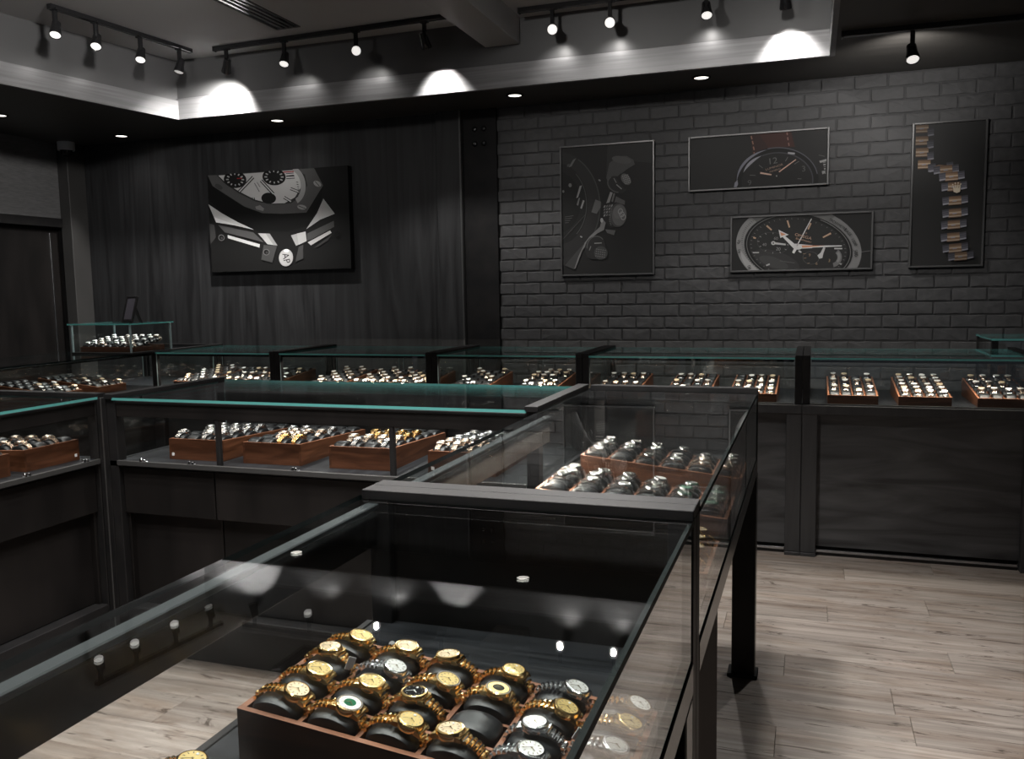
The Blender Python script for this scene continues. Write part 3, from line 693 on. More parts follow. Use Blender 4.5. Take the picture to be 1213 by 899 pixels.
for c in range(6):
    for r in range(4):
        Mc = MT @ cell(c, 3 - r); wh = where(c, 3 - r, NA)
        cushion(Mc, wh)
        a = A.get((c, r))
        if a: watch(Mc @ wear(), a[0] + ' watch, ' + wh, a[1], a[2], a[3], a[4], a[5], 0, 'watches in the nearest tray', a[6] if len(a) > 6 else None)
MT2 = T(-.458, .672, ZD)
tray('walnut tray cut off by bottom frame edge in nearest case', MT2)
for c in range(6):
    for r in range(1):
        if c > 1: continue
        Mc = MT2 @ cell(c, 3 - r); wh = where(c, 3 - r, 'cut-off foreground tray'); cushion(Mc, wh)
        if (c, r) in ((0, 0),): watch(Mc @ wear(), 'gold champagne watch, ' + wh, 'gold', 'champagne', 'fluted', 'bar', .008, 0, 'watches in the cut-off tray')
# paper tags, and two small round white discs
tg = MB().cbox((-.0055, -.0006, 0), (.0055, .0006, .012), .0004); disc_mb = MB(); disc_mb.lathe([(.0001, 0), (.0058, 0), (.0058, .0008), (.0001, .0008)], 16)
tag_me = tg.mesh('price_tag', paper); disc_me = disc_mb.mesh('price_tag', paper)
def ptag(me, M, lb): o = link('price_tag', me); o.matrix_world = M; tag(o, lb, 'tag', 'paper price tags')
def lc(x, y, dz=0): return MT @ T(x, y, zt_at(x) + dz)
ptag(disc_me, lc(-.155, .121, .010) @ RX(1.25) @ RZ(.2), 'round white disc behind second watch in back row')
ptag(disc_me, lc(-.075, .121, .010) @ RX(1.25), 'round white disc behind third watch in back row')
ptag(tag_me, lc(-.176, .020, .008) @ RZ(1.1) @ RY(.5) @ Matrix.Diagonal((1.3, 1, 1.6, 1)), 'folded grey paper tag between first and second columns')
ptag(tag_me, lc(.172, -.005, .004) @ RZ(.4) @ RY(.6) @ Matrix.Diagonal((.7, 1, 1.5, 1)), 'narrow white tag hanging at the fifth column divider')
ptag(tag_me, T(-.722, .905, ZD) @ RZ(.3) @ RY(.35) @ Matrix.Diagonal((1.6, 2, 2.2, 1)), 'white crumpled paper tag on the deck before nearest tray')

# second island case: steel watches
NB = [('tray behind the black post', 1.93), ('front steel-watch tray', 2.380), ('rear steel-watch tray', 2.878)]
for n, (nick, y) in enumerate(NB):
    Mt = T(-.458, y, ZD)
    tray(['walnut tray glimpsed between black post and case rim', 'front walnut tray of steel watches in second island case', 'rear walnut tray of steel watches in second island case'][n], Mt)
    for c in range(6):
        for r in range(4):
            if n == 0 and c < 4: continue
            Mc = Mt @ cell(c, 3 - r); wh = where(c, 3 - r, nick); cushion(Mc, wh)
            if n == 0 and r == 3 and c == 4: continue
            if n == 1 and r == 3 and c < 5: continue
            if n == 2 and (c + r) % 5 == 4: continue
            if n == 0: mt, dl, bz, lk = 'gold', 'rose', 'smooth', 'gold-tone'
            elif n == 1 and c >= 4: mt, dl, bz, lk = 'steel', 'green' if r % 2 else 'black', 'green', 'green-bezel steel'
            elif n == 2 and c in (4, 5) and r > 1: mt, dl, bz, lk = 'rose', 'black', 'black', 'rose-gold dark-dial'
            else:
                u = (c * 3 + r * 5 + n) % 4; mt = 'steel'; dl = ('black', 'silver', 'white', 'black')[u]; bz = ('black', 'fluted', 'smooth', 'black')[u]; lk = ('black-bezel steel', 'silver-dial steel', 'white-dial steel', 'black-bezel steel')[u]
            watch(Mc @ wear(), lk + ' watch, ' + wh, mt, dl, bz, 'dot' if dl in ('black', 'green') else 'bar', (.006, .011, .002)[(c + r) % 3], 1, 'watches in the second island case', None, 'oyster')

# middle row: four trays, high side towards us
NC = ['leftmost middle-row tray', 'second middle-row tray', 'third middle-row tray', 'rightmost middle-row tray']
SKIP = {0: ((0, 1), (1, 0)), 1: ((0, 0), (0, 1), (1, 0), (1, 3), (2, 0), (3, 2), (4, 1)), 2: ((0, 0), (0, 2), (2, 0), (5, 3)), 3: ((5, 0),)}
sq_me = cb((-.006, -.001, -.006), (.006, 0, .006), .0005).mesh('price_label', paper)
for n, x in enumerate((-2.297, -1.948, -1.568, -1.165)):
    Mt = T(x, 3.045, ZD) @ RZ(PI / 2 + .02)
    t = tray('walnut tray in middle row case, ' + ['leftmost of four', 'second from left', 'third from left', 'rightmost beside glass corner'][n], Mt, near=False, h=FLAT)
    if n in (0, 3): link('price_label', sq_me, t, T(-TL / 2, TW / 2 - .018, .02) @ RZ(-PI / 2))
    for i in range(6):
        for j in range(4):
            Mc = Mt @ cell(i, j, h=FLAT); wh = where(3 - j, i, NC[n])
            if i < 6: cushion(Mc, wh, True)
            if (i, 3 - j) in SKIP[n] or i > 3 + (n == 3): continue
            u = (i * 3 + j * 7 + n * 5) % 7
            mt = ('silver', 'rose', 'silver', 'steel', 'rose', 'gold', 'silver')[u] if n != 2 else ('gold', 'rose', 'gold', 'silver', 'rose', 'gold', 'rose')[u]
            nm = {'silver': 'bright silver', 'rose': 'two-tone', 'steel': 'steel', 'gold': 'gold'}[mt]
            watch(Mc @ wear(), nm + ' watch, ' + wh, mt, ('white', 'silver', 'black')[u % 3], 'smooth', s0=(.004, .010)[u % 2], level=2, group='watches in the middle row case', style='oyster')
# left island case
for n, (y, lb) in enumerate(((2.555, 'walnut tray at end of left island case with white label'), (2.235, 'walnut tray cut by the left frame edge in left case'))):
    Mt = T(-3.04, y, ZD) @ RZ(PI); t = tray(lb, Mt, near=False, h=FLAT)
    if n == 0: link('price_label', sq_me, t, T(-TL / 2, -TW / 2 + .018, .02) @ RZ(-PI / 2))
    for i in range(6):
        for j in range(4):
            Mc = Mt @ cell(i, j, h=FLAT); nick = ('left-case end tray', 'left-case cut-off tray')[n]
            wh = '%s from right, %s row from front, %s' % (ORD[i], ORD[3 - j], nick); cushion(Mc, wh, True)
            if n == 0 and j in (1, 3) and i in (0, 1, 2): watch(Mc @ wear(), 'two-tone watch, ' + wh, 'rose', 'white', 'smooth', s0=.006, level=2, group='watches in the left island case', style='oyster')

# far counters: high side at the back
def far_tray(label, nick, x, y, rot, fill, grp, ni=6, nj=4, mode='E', looks=('rose', 'rose', 'rose', 'silver')):
    Mt = T(x, y, ZD) @ RZ(rot); tray(label, Mt, ni, nj, False)
    for i in range(ni):
        for j in range(nj):
            Mc = Mt @ cell(i, j, ni, nj)
            if mode == 'E': wh = where(j, ni - 1 - i, nick)
            else: wh = where(i, nj - 1 - j, nick)
            cushion(Mc, wh, 2)
            if not fill(i, j): continue
            u = (i * 5 + j * 3 + int(abs(x) * 10)) % 4; mt = looks[u]
            watch(Mc @ wear(), {'rose': 'rose-tone', 'gold': 'gold', 'silver': 'silver'}[mt] + ' watch, ' + wh, mt, ('white', 'rose', 'silver', 'white')[u], s0=(.006, .012)[u % 2], level=3, group=grp)
YT = 5.25
EC = [(-4.14, lambda i, j: (i + j) % 2 == 0), (-3.85, lambda i, j: (i * 3 + j) % 3 != 1 and i % 2 == 1), (-3.56, lambda i, j: i % 2 == 1 and j != 2),
      (-3.05, lambda i, j: (i + j) % 2 == 0), (-2.73, lambda i, j: (i + j) % 2 == 1 or i == 5), (-2.45, lambda i, j: (i * 2 + j) % 3 != 0 and i > 1),
      (-2.03, lambda i, j: (i + 2 * j) % 3 == 0 or (i == 5 and j == 2)), (-1.585, lambda i, j: i != 3 and (i + j) % 5 != 0),
      (-1.08, lambda i, j: i in (1, 4)), (-.665, lambda i, j: i in (1, 3) and (i + j) != 4 or (i == 5 and j == 1)), (-.305, lambda i, j: (i % 2 == 1 and j != 0) or (i == 3 and j == 0)),
      (.217, lambda i, j: (i in (0, 2, 4) and (i, j) not in ((0, 2), (4, 2)) or (i, j) == (5, 2))), (.572, lambda i, j: i != 2 or j in (0, 3)), (.948, lambda i, j: i in (0, 2, 4) and (i, j) not in ((2, 3),))]
CN = ['first far counter', 'second far counter', 'third far counter', 'fourth far counter', 'rightmost far counter']
SP = [(0, 3), (3, 6), (6, 8), (8, 11), (11, 14)]
for k, (a, b) in enumerate(SP):
    for n in range(a, b):
        pos = ['left', 'middle' if b - a == 3 else 'right', 'right'][n - a]
        far_tray('walnut watch tray, %s one in the %s' % (pos, CN[k]), '%s tray, %s' % (pos, CN[k]), EC[n][0], YT, -PI / 2, EC[n][1], 'watches in the far counters')
for n, y in enumerate((4.68, 4.30, 3.92)):
    far_tray('walnut watch tray in left side counter, %s from the corner' % ORD[n], '%s side-counter tray' % ORD[n], -4.78, y, 0, lambda i, j: i in (3, 4, 5) and (i + j) % 2 == 0 if n < 2 else (i in (4, 5) and j % 2 == 0), 'watches in the left side counter', mode='F')
# raised corner case: two small trays
for n, (x, y) in enumerate(((1.13, 6.12), (1.20, 5.93))):
    m = MB().cbox((-.07, -.05, 0), (.07, .05, .055), .003); o = thing('watch_tray', ['small walnut tray at back of raised corner counter', 'small walnut tray in front in raised corner counter'][n], 'tray', T(x, y, .921), 'small corner trays')
    obj('block', m, walnut, o); obj('pad', cb((-.06, -.04, .055), (.06, .04, .062), .002), leather, o)
    if n:
        for k in (-1, 1):
            Mc = T(x + k * .033, y, .921 + .072) @ RZ(-PI / 2); watch(Mc, 'silver watch on small tray, %s of two' % ('left' if k < 0 else 'right'), 'silver', 'white', s0=.006, level=3, group='watches on the small corner tray')
# glass showcase: a low walnut tray with cushion rolls and silver watches
zb = ZT + .013
o = thing('watch_tray', 'shallow walnut tray crowded with silver watches in glass showcase', 'tray', T(-4.628, 4.915, zb))
for a, b in (((-.225, -.16, 0), (.225, -.152, .036)), ((-.225, .152, 0), (.225, .16, .036)), ((-.225, -.152, 0), (-.217, .152, .036)), ((.217, -.152, 0), (.225, .152, .036))): obj('board', cb(a, b, .001), walnut, o)
obj('base', cb((-.217, -.152, 0), (.217, .152, .012), .001), leather, o)
for i in range(7):
    for j in range(5):
        Mc = T(-4.628 - .19 + i * .0633, 4.915 - .124 + j * .062, zb + .036 + j * .010) @ RX(.16); wh = where(i, j, 'glass showcase tray'); cushion(Mc, wh, 2)
        if (i * 2 + j) % 7 != 6: watch(Mc @ wear(), 'silver watch, ' + wh, ('silver', 'steel', 'rose', 'silver')[(i + j) % 4], ('white', 'silver', 'white')[(i + 2 * j) % 3], s0=.006, level=3, group='watches in the glass showcase')
tag(obj('watch_cushions', far_cushions, leather, smooth=True), 'small black cushions filling the trays of the far counters', 'cushions', kind='stuff')

# ------------------------------------------------------------------ photographs on the walls (flat prints built from thin layers)
inkc = {}
def ink(c):
    c = tuple(c) if isinstance(c, (tuple, list)) else (c, c, c)
    if c not in inkc: inkc[c] = mat('print_ink', c, .55, 0, .25)
    return inkc[c]
def clip(poly, W, H):
    for ax, lim, sg in ((0, -W / 2, 1), (0, W / 2, -1), (1, -H / 2, 1), (1, H / 2, -1)):
        out = []
        for i, p in enumerate(poly):
            q = poly[(i + 1) % len(poly)]; dp, dq = sg * (p[ax] - lim), sg * (q[ax] - lim)
            if dp >= 0: out.append(p)
            if (dp >= 0) != (dq >= 0):
                t_ = dp / (dp - dq); out.append((p[0] + t_ * (q[0] - p[0]), p[1] + t_ * (q[1] - p[1])))
        poly = out
        if len(poly) < 3: return []
    return poly
class Art:
    """flat print: drawing units are those of a sketch whose four corners are given"""
    def __init__(s, W, H, corners):
        s.W, s.H = W, H; s.c = corners; s.L = []
    def pt(s, x, y):
        (ax, ay), (bx, by), (cx_, cy_), (dx, dy) = s.c   # TL TR BR BL
        u = (x - (ax + dx) / 2) / ((bx + cx_) / 2 - (ax + dx) / 2); t0 = ay + (by - ay) * u; b0 = dy + (cy_ - dy) * u
        return ((u - .5) * s.W, (.5 - (y - t0) / (b0 - t0)) * s.H)
    def poly(s, pts, c): s.L.append(([s.pt(*p) for p in pts], c))
    def line(s, x0, y0, x1, y1, w, c, w1=None):
        w1 = w if w1 is None else w1; l = math.hypot(x1 - x0, y1 - y0) or 1; nx, ny = -(y1 - y0) / l, (x1 - x0) / l
        s.poly([(x0 + nx * w / 2, y0 + ny * w / 2), (x1 + nx * w1 / 2, y1 + ny * w1 / 2), (x1 - nx * w1 / 2, y1 - ny * w1 / 2), (x0 - nx * w / 2, y0 - ny * w / 2)], c)
    def ell(s, x, y, rx, ry, c, rot=0, n=40):
        a = math.radians(rot); s.poly([(x + rx * math.cos(t) * math.cos(a) - ry * math.sin(t) * math.sin(a), y + rx * math.cos(t) * math.sin(a) + ry * math.sin(t) * math.cos(a)) for t in [2 * PI * k / n for k in range(n)]], c)
    def ring(s, x, y, rx, ry, w, c, rot=0, a0=0, a1=360, n=48, taper=False):
        a = math.radians(rot)
        for k in range(n):
            q = []
            for kk, sg in ((k, 1), (k + 1, 1), (k + 1, -1), (k, -1)):
                t = math.radians(a0 + (a1 - a0) * kk / n); ww = w * (math.sin(PI * kk / n) if taper else 1)
                ex, ey = (rx + sg * ww / 2) * math.cos(t), (ry + sg * ww / 2) * math.sin(t); q.append((x + ex * math.cos(a) - ey * math.sin(a), y + ex * math.sin(a) + ey * math.cos(a)))
            s.poly(q, c)
    def build(s, parent, z0):
        cols = []; mb = MB(); last = None; depth = z0
        for P, c in s.L:
            Q = clip(P, s.W, s.H)
            if len(Q) < 3: continue
            c = tuple(c) if isinstance(c, (tuple, list)) else (c, c, c)
            if c not in cols: cols.append(c)
            if c != last: depth += .00012; last = c
            mb.add([(x, -depth, z) for x, z in Q], [tuple(range(len(Q)))], cols.index(c))
        me = bpy.data.meshes.new('print'); me.from_pydata(mb.v, [], mb.f)
        for c in cols: me.materials.append(ink(c))
        me.polygons.foreach_set('material_index', mb.m)
        bm = bmesh.new(); bm.from_mesh(me)
        for f in bm.faces:
            f.normal_update()
            if f.normal.y > 0: f.normal_flip()
        bm.to_mesh(me); bm.free()
        s.depth = depth; o = link('print', me, parent); return o
    def text(s, parent, txt, x, y, h, c, rot=0, sx=1, shear=0):
        cu = bpy.data.curves.new('lettering', 'FONT'); cu.body = txt; cu.align_x = 'CENTER'; cu.align_y = 'CENTER'; cu.size = 1; cu.shear = shear
        ob = bpy.data.objects.new('tmp', cu); COL.objects.link(ob); bpy.context.view_layer.update()
        me = bpy.data.meshes.new_from_object(ob.evaluated_get(bpy.context.evaluated_depsgraph_get())); bpy.data.objects.remove(ob); me.name = 'lettering'
        me.materials.clear(); me.materials.append(ink(c))
        px, pz = s.pt(x, y); k = h * s.H / abs(((s.c[3][1] - s.c[0][1]) + (s.c[2][1] - s.c[1][1])) / 2)
        return link('lettering', me, parent, T(px, -s.depth - .0003, pz) @ RY(math.radians(rot)) @ RX(PI / 2) @ Matrix.Diagonal((k * sx * 1.35, k * 1.35, 1, 1)))
def picture(label, x0, x1, z0, z1, yf, depth, corners, framed=True, bg=.016):
    W, H = x1 - x0, z1 - z0
    o = thing('wall_photograph', label, 'picture', T((x0 + x1) / 2, yf, (z0 + z1) / 2), 'watch photographs on the walls'); f = .012
    obj('canvas', MB().cbox((-W / 2 + (f if framed else 0) * .9, 0, -H / 2 + (f if framed else 0) * .9), (W / 2 - (f if framed else 0) * .9, depth - .001, H / 2 - (f if framed else 0) * .9), .001), ink(bg), o)
    if framed:
        for a, b in (((-W / 2, -.012, -H / 2), (-W / 2 + f, depth, H / 2)), ((W / 2 - f, -.012, -H / 2), (W / 2, depth, H / 2)), ((-W / 2 + f, -.012, -H / 2), (W / 2 - f, depth, -H / 2 + f)), ((-W / 2 + f, -.012, H / 2 - f), (W / 2 - f, depth, H / 2))): obj('frame_bar', cb(a, b, .0015), fram, o)
        W -= 2 * f; H -= 2 * f
    return o, Art(W, H, corners)
# 1 large unframed print, white chronograph dial
o, a = picture('large unframed photograph of white chronograph dial on dark wood wall', -4.94, -3.57, 1.695, 2.523, 6.335, .063, ((48, 122), (1100, 38), (1122, 825), (50, 845)), False, .010)
a.poly([(48, 300), (60, 130), (200, 250), (480, 400), (800, 395), (930, 190), (910, 300), (800, 500), (650, 540), (420, 530), (200, 430)], .006)
a.poly([(55, 122), (130, 118), (720, 70), (870, 60), (930, 190), (800, 395), (620, 405), (470, 400), (330, 350), (90, 200)], .085)
a.poly([(130, 122), (740, 72), (800, 110), (815, 190), (770, 270), (690, 325), (560, 335), (420, 312), (290, 250), (180, 175)], .03)
a.poly([(140, 122), (735, 75), (775, 130), (765, 210), (720, 280), (640, 325), (540, 328), (420, 300), (300, 240), (195, 175)], .50)
a.ring(690, 190, 95, 130, 36, .30, 0, -75, 65)
for xx, yy, r in ((270, 150, 88), (570, 128, 88)): a.ell(xx, yy, r, r * .72, .012)
a.ell(522, 288, 56, 42, .012)
for xx, yy, r in ((270, 150, 70), (570, 128, 72)):
    for k in range(12):
        t_ = 2 * PI * k / 12; a.line(xx + r * .72 * math.cos(t_), yy + r * .5 * math.sin(t_), xx + r * math.cos(t_), yy + r * .68 * math.sin(t_), 9, .42)
a.ell(570, 128, 22, 16, .012); a.line(285, 142, 325, 140, 7, (.35, .02, .02)); a.line(640, 92, 720, 86, 8, (.30, .02, .02))
for x0, y0, x1, y1 in ((412, 130, 298, 240), (470, 155, 560, 255)): a.line(x0, y0, x1, y1, 24, .015); a.line(x0, y0, x1, y1, 9, .55)
for x0, y0, x1, y1 in ((690, 215, 755, 240), (638, 280, 690, 312), (662, 112, 720, 106), (662, 132, 725, 128)): a.line(x0, y0, x1, y1, 22, .02); a.line(x0, y0, x1, y1, 10, .55)
for x0 in (398, 412): a.line(x0, 283, x0 + 6, 305, 6, .03)
for k in range(7): a.line(735 + k * 3 - (k > 4) * 10 * (k - 4), 165 + k * 17, 750 + k * 2 - (k > 4) * 8 * (k - 4), 168 + k * 18, 5, .04)
a.line(420, 175, 455, 240, 5, .06); a.line(440, 168, 462, 205, 4, .06)
a.ell(140, 205, 32, 18, .055, 25); a.ell(890, 178, 30, 20, .30, 30); a.line(875, 160, 905, 198, 5, .03); a.ell(770, 355, 34, 18, .30, 10); a.line(745, 345, 800, 368, 5, .03); a.poly([(418, 352), (455, 340), (485, 365), (478, 384), (425, 372)], .22)
a.poly([(50, 335), (105, 470), (250, 492), (400, 525), (280, 470), (150, 400)], .50); a.poly([(90, 430), (105, 470), (250, 492), (300, 500), (160, 455)], .62)
a.poly([(930, 290), (1008, 405), (900, 450), (795, 522), (880, 400)], .42)
a.poly([(120, 490), (395, 545), (470, 620), (430, 610), (170, 545)], .075); a.poly([(192, 565), (440, 635), (436, 660), (192, 588)], .55)
a.poly([(800, 555), (1000, 458), (1000, 505), (830, 600), (795, 610)], .075); a.poly([(803, 622), (970, 532), (980, 550), (825, 645)], .52); a.poly([(845, 665), (985, 560), (950, 610), (880, 655)], .05)
a.poly([(430, 552), (520, 555), (575, 645), (500, 635)], .42); a.poly([(490, 556), (520, 555), (575, 645), (545, 642)], .28); a.poly([(680, 568), (790, 540), (795, 612), (715, 648)], .36); a.poly([(725, 555), (790, 540), (795, 612), (735, 640)], .46)
a.poly([(470, 640), (572, 648), (530, 775), (445, 752)], .055); a.poly([(735, 655), (770, 640), (765, 745), (705, 770)], .055)
for xx, yy in ((142, 585), (488, 695)): a.ell(xx, yy, 25, 24, .12); a.ell(xx, yy, 19, 18, .006); a.ell(xx + 3, yy + 3, 9, 9, .05)
a.poly([(52, 480), (90, 490), (100, 580), (52, 635)], .045); a.ell(1022, 562, 22, 26, .006, 20)
a.ell(636, 738, 53, 66, .40, 12); a.ell(634, 742, 46, 58, .46, 12); a.ell(642, 685, 20, 12, .85)
a.build(o, .0005); a.text(o, 'AP', 636, 742, 62, .02, 80, .8)
# 2 tall grey photograph: crown and pushers
o, a = picture('tall framed grey photograph of watch crown and pushers', -1.798, -1.091, 1.592, 2.553, 6.372, .026, ((48, 80), (610, 40), (605, 845), (45, 858)), True, .020)
a.poly([(335, 40), (620, 40), (620, 170), (500, 160), (420, 130), (350, 180), (325, 260)], .024); a.ell(380, 90, 0.1, 0.1, .02)
a.poly([(48, 620), (180, 380), (250, 330), (300, 420), (255, 560), (150, 720), (48, 800)], .024)
a.ell(20, 430, 270, 330, .020); a.ring(20, 430, 265, 325, 7, .045, 0, -60, 50); a.ell(20, 420, 190, 250, .012); a.ring(20, 420, 182, 240, 5, .05, 0, -50, 50); a.ell(15, 410, 150, 190, .008)
a.poly([(326, 260), (345, 170), (400, 128), (450, 126), (492, 150), (500, 178), (455, 205), (410, 240), (370, 270), (335, 285)], .060); a.ell(420, 150, 60, 22, .075, 10)
a.ell(395, 300, 62, 45, .022, 40); a.ring(385, 300, 55, 42, 8, .07, 40, 40, 200); a.poly([(385, 260), (415, 232), (470, 290), (440, 330)], .014); a.ell(446, 268, 26, 38, .10, -35)
for k in range(4):
    for j in range(5): a.ell(432 + k * 10 + j * 4 - 5, 246 + j * 11 - k * 3 + 5, 3, 3, .26)
a.line(388, 300, 420, 328, 6, .22); a.line(372, 262, 388, 290, 5, .16)
a.poly([(350, 345), (365, 350), (345, 410), (325, 415)], .22); a.poly([(385, 372), (440, 400), (438, 425), (400, 412), (375, 410)], .085); a.poly([(370, 352), (380, 356), (366, 408), (356, 404)], .12)
a.poly([(258, 392), (292, 405), (290, 440), (265, 480), (232, 470)], .10); a.poly([(180, 395), (190, 400), (172, 450), (163, 445)], .24); a.poly([(160, 310), (175, 305), (150, 378), (138, 384)], .20); a.poly([(152, 385), (162, 380), (150, 430), (140, 425)], .13)
a.ell(100, 305, 10, 12, .14); a.ell(56, 343, 7, 8, .14); a.poly([(120, 150), (140, 140), (110, 190), (92, 196)], .11); a.poly([(82, 180), (100, 172), (96, 190), (82, 194)], .06)
a.poly([(300, 470), (330, 420), (390, 408), (400, 560), (350, 565), (310, 520)], .020)
for k in range(4):
    for j in range(4): a.poly([(312 + j * 15, 430 + k * 18 - j * 2), (322 + j * 15, 427 + k * 18 - j * 2), (317 + j * 15, 441 + k * 18 - j * 2), (307 + j * 15, 443 + k * 18 - j * 2)], .13 if (k + j) % 3 else .22)
a.ell(398, 488, 52, 74, .055, 4); a.ell(405, 488, 44, 66, .105, 4); a.ell(398, 470, 30, 40, .13, 4)
for k in range(3): a.ring(412 + k * 9, 465 + k * 18, 13, 16, 4, .32, 20, 0, 360, 16)
for k in range(14): a.ell(352 + 6 * math.sin(k * .5) , 430 + k * 9, 5, 3, .10)
a.poly([(270, 600), (310, 580), (322, 535), (300, 510), (285, 560), (220, 620), (165, 690), (120, 820), (128, 820), (175, 705), (225, 635)], .15); a.poly([(318, 575), (382, 582), (372, 612), (330, 598)], .085); a.ell(297, 520, 9, 14, .3)
a.poly([(120, 825), (60, 800), (150, 700), (190, 660), (150, 740)], .04)
a.ell(255, 690, 64, 74, .020, 20); a.ring(260, 680, 55, 62, 6, .075, 20, 150, 300); a.ell(290, 722, 42, 42, .045, 20); a.line(250, 662, 296, 660, 6, .2); a.line(218, 706, 228, 680, 5, .16)
for k in range(4):
    for j in range(5): a.ell(265 + j * 13 - k * 2, 698 + k * 14 + j * 2, 4, 3, .13)
for xx, yy in ((285, 275), (168, 622)): a.ell(xx, yy, 8, 5, .2, 30)
for k in range(4): a.line(65, 500 + k * 12, 120 - k * 10, 492 + k * 14, 3, .07)
a.line(48, 640, 200, 480, 3, .05)
a.L = [(P_, tuple(min(.5, v_ * 1.5) for v_ in ((c_,) * 3 if not isinstance(c_, tuple) else c_))) for P_, c_ in a.L]
a.build(o, .0005)
# 3 wide framed photograph with tan strap
o, a = picture('wide framed photograph of black dial watch on tan strap', -.849, .093, 2.171, 2.553, 6.372, .026, ((70, 150), (1125, 72), (1120, 492), (65, 548)), True, .017)
STR = (.050, .020, .016)
a.poly([(545, 100), (850, 80), (885, 210), (760, 215), (640, 240), (560, 285)], (.035, .018, .016)); a.poly([(600, 100), (840, 80), (880, 210), (770, 212), (690, 228)], STR)
for xx, y0 in ((548, 125), (558, 165), (566, 208), (572, 252)): a.line(xx, y0, xx + 7, y0 + 26, 9, (.28, .15, .11))
for xx, y0 in ((820, 95), (826, 135), (834, 178)): a.line(xx, y0, xx + 4, y0 + 24, 9, (.24, .13, .11))
a.ell(745, 475, 318, 262, .006, -6); a.ell(748, 480, 270, 222, .014, -6)
a.ring(745, 475, 305, 252, 20, (.20, .20, .24), -6, 185, 262, 40, True); a.ring(748, 480, 275, 226, 22, (.30, .30, .34), -6, 205, 250, 30, True); a.ring(745, 475, 312, 258, 7, (.10, .10, .12), -6, 262, 355); a.ring(748, 480, 272, 224, 9, (.055, .055, .065), -6, 250, 385)
a.line(830, 257, 882, 263, 14, (.36, .36, .38)); a.ring(745, 480, 262, 214, 16, (.22, .22, .24), -6, 10, 40, 16, True); a.ring(745, 475, 330, 270, 12, (.14, .14, .16), -6, 10, 40, 16, True)
a.poly([(418, 525), (424, 490), (445, 468), (450, 500), (440, 525)], (.24, .24, .28))
a.line(622, 413, 708, 427, 13, (.62, .42, .34), 10); a.line(765, 405, 892, 308, 9, (.62, .40, .32), 7); a.ell(747, 437, 5, 6, .3)
for x0, y0, x1, y1 in ((540, 430, 585, 432), (612, 352, 640, 375), (812, 322, 830, 290), (880, 345, 915, 322), (905, 458, 935, 460)): a.line(x0, y0, x1, y1, 5, .12)
a.poly([(1065, 320), (1118, 305), (1116, 322), (1072, 336)], .30)
for k in range(6): a.line(1092 + k * 3, 335 + k * 16, 1112, 330 + k * 17, 9, .34 if k % 2 else .16)
a.poly([(1085, 400), (1112, 395), (1108, 415), (1090, 425)], .25); a.line(1060, 275, 1105, 285, 5, .10)
a.build(o, .0005)
INK3 = (.30, .21, .17)
a.text(o, '12', 715, 322, 50, .13, -6, 1.15); a.text(o, '3', 950, 383, 46, .10, -4, 1.1); a.text(o, '9', 540, 492, 44, .10, -4, 1.1)
a.text(o, 'LUMINOR', 728, 368, 17, INK3, -15, 1.35); a.text(o, 'PANERAI', 735, 393, 14, INK3, -15, 1.15)
# 4 wide framed photograph, chronograph with arrow hand
o, a = picture('wide framed photograph of chronograph with broad white arrow hand', -.553, .381, 1.593, 1.984, 6.372, .026, ((68, 115), (1145, 68), (1138, 492), (60, 522)), True, .016)
a.ell(585, 345, 492, 330, .13, 8); a.ring(585, 345, 460, 300, 62, .22, 8, 95, 215, 50); a.ring(585, 345, 460, 300, 50, .30, 8, 110, 165, 30, True); a.ring(585, 345, 460, 300, 58, .17, 8, -60, 20, 40)
a.ell(585, 345, 425, 268, .010, 8); a.ring(585, 345, 405, 255, 6, .12, 8, 120, 240); a.ring(585, 345, 408, 258, 5, .16, 8, -70, 40); a.ell(585, 345, 385, 240, .022, 8)
a.ell(420, 440, 190, 70, .034, 18); a.ell(400, 455, 120, 40, .05, 18)
for k in range(48):
    t_ = 2 * PI * k / 48; a.line(585 + 362 * math.cos(t_), 345 + 222 * math.sin(t_) + 30 * math.cos(t_), 585 + 375 * math.cos(t_), 345 + 232 * math.sin(t_) + 31 * math.cos(t_), 3, .16)
for k in range(40): 
    t_ = math.radians(100 + 3 * k); a.line(585 + 432 * math.cos(t_) , 345 + 275 * math.sin(t_) + 55 * math.cos(t_), 585 + 447 * math.cos(t_), 345 + 288 * math.sin(t_) + 56 * math.cos(t_), 3, .03)
TAN = (.42, .29, .20)
for x0, y0, x1, y1 in ((340, 170, 380, 204), (503, 130, 520, 184), (685, 150, 665, 198), (840, 228, 780, 260), (235, 262, 255, 268)): a.line(x0, y0, x1, y1, 13, TAN, 11)
a.line(868, 346, 928, 346, 10, .40); a.line(232, 380, 282, 379, 9, .36); a.line(340, 480, 368, 468, 11, .34); a.line(905, 460, 925, 468, 9, .3)
a.ring(392, 305, 125, 82, 4, .05, 8)
for k in range(12):
    t_ = 2 * PI * k / 12; a.line(392 + 108 * math.cos(t_), 305 + 70 * math.sin(t_) + 12 * math.cos(t_), 392 + 124 * math.cos(t_), 305 + 81 * math.sin(t_) + 14 * math.cos(t_), 4, .26)
a.line(395, 305, 492, 316, 16, .45, 12); a.ell(395, 305, 17, 15, .48); a.ell(395, 305, 6, 6, .02)
a.ring(690, 420, 62, 48, 4, .07, 8)
for xx, yy in ((640, 388), (645, 422), (672, 462)): a.line(xx - 10, yy, xx + 10, yy - 3, 4, (.25, .18, .12))
a.ring(850, 415, 60, 60, 34, .13, 8, -60, 70, 20); a.ring(860, 410, 46, 50, 20, .20, 8, -50, 40, 20)
a.poly([(740, 400), (765, 378), (785, 335), (800, 340), (785, 385), (778, 420), (755, 425)], .45)
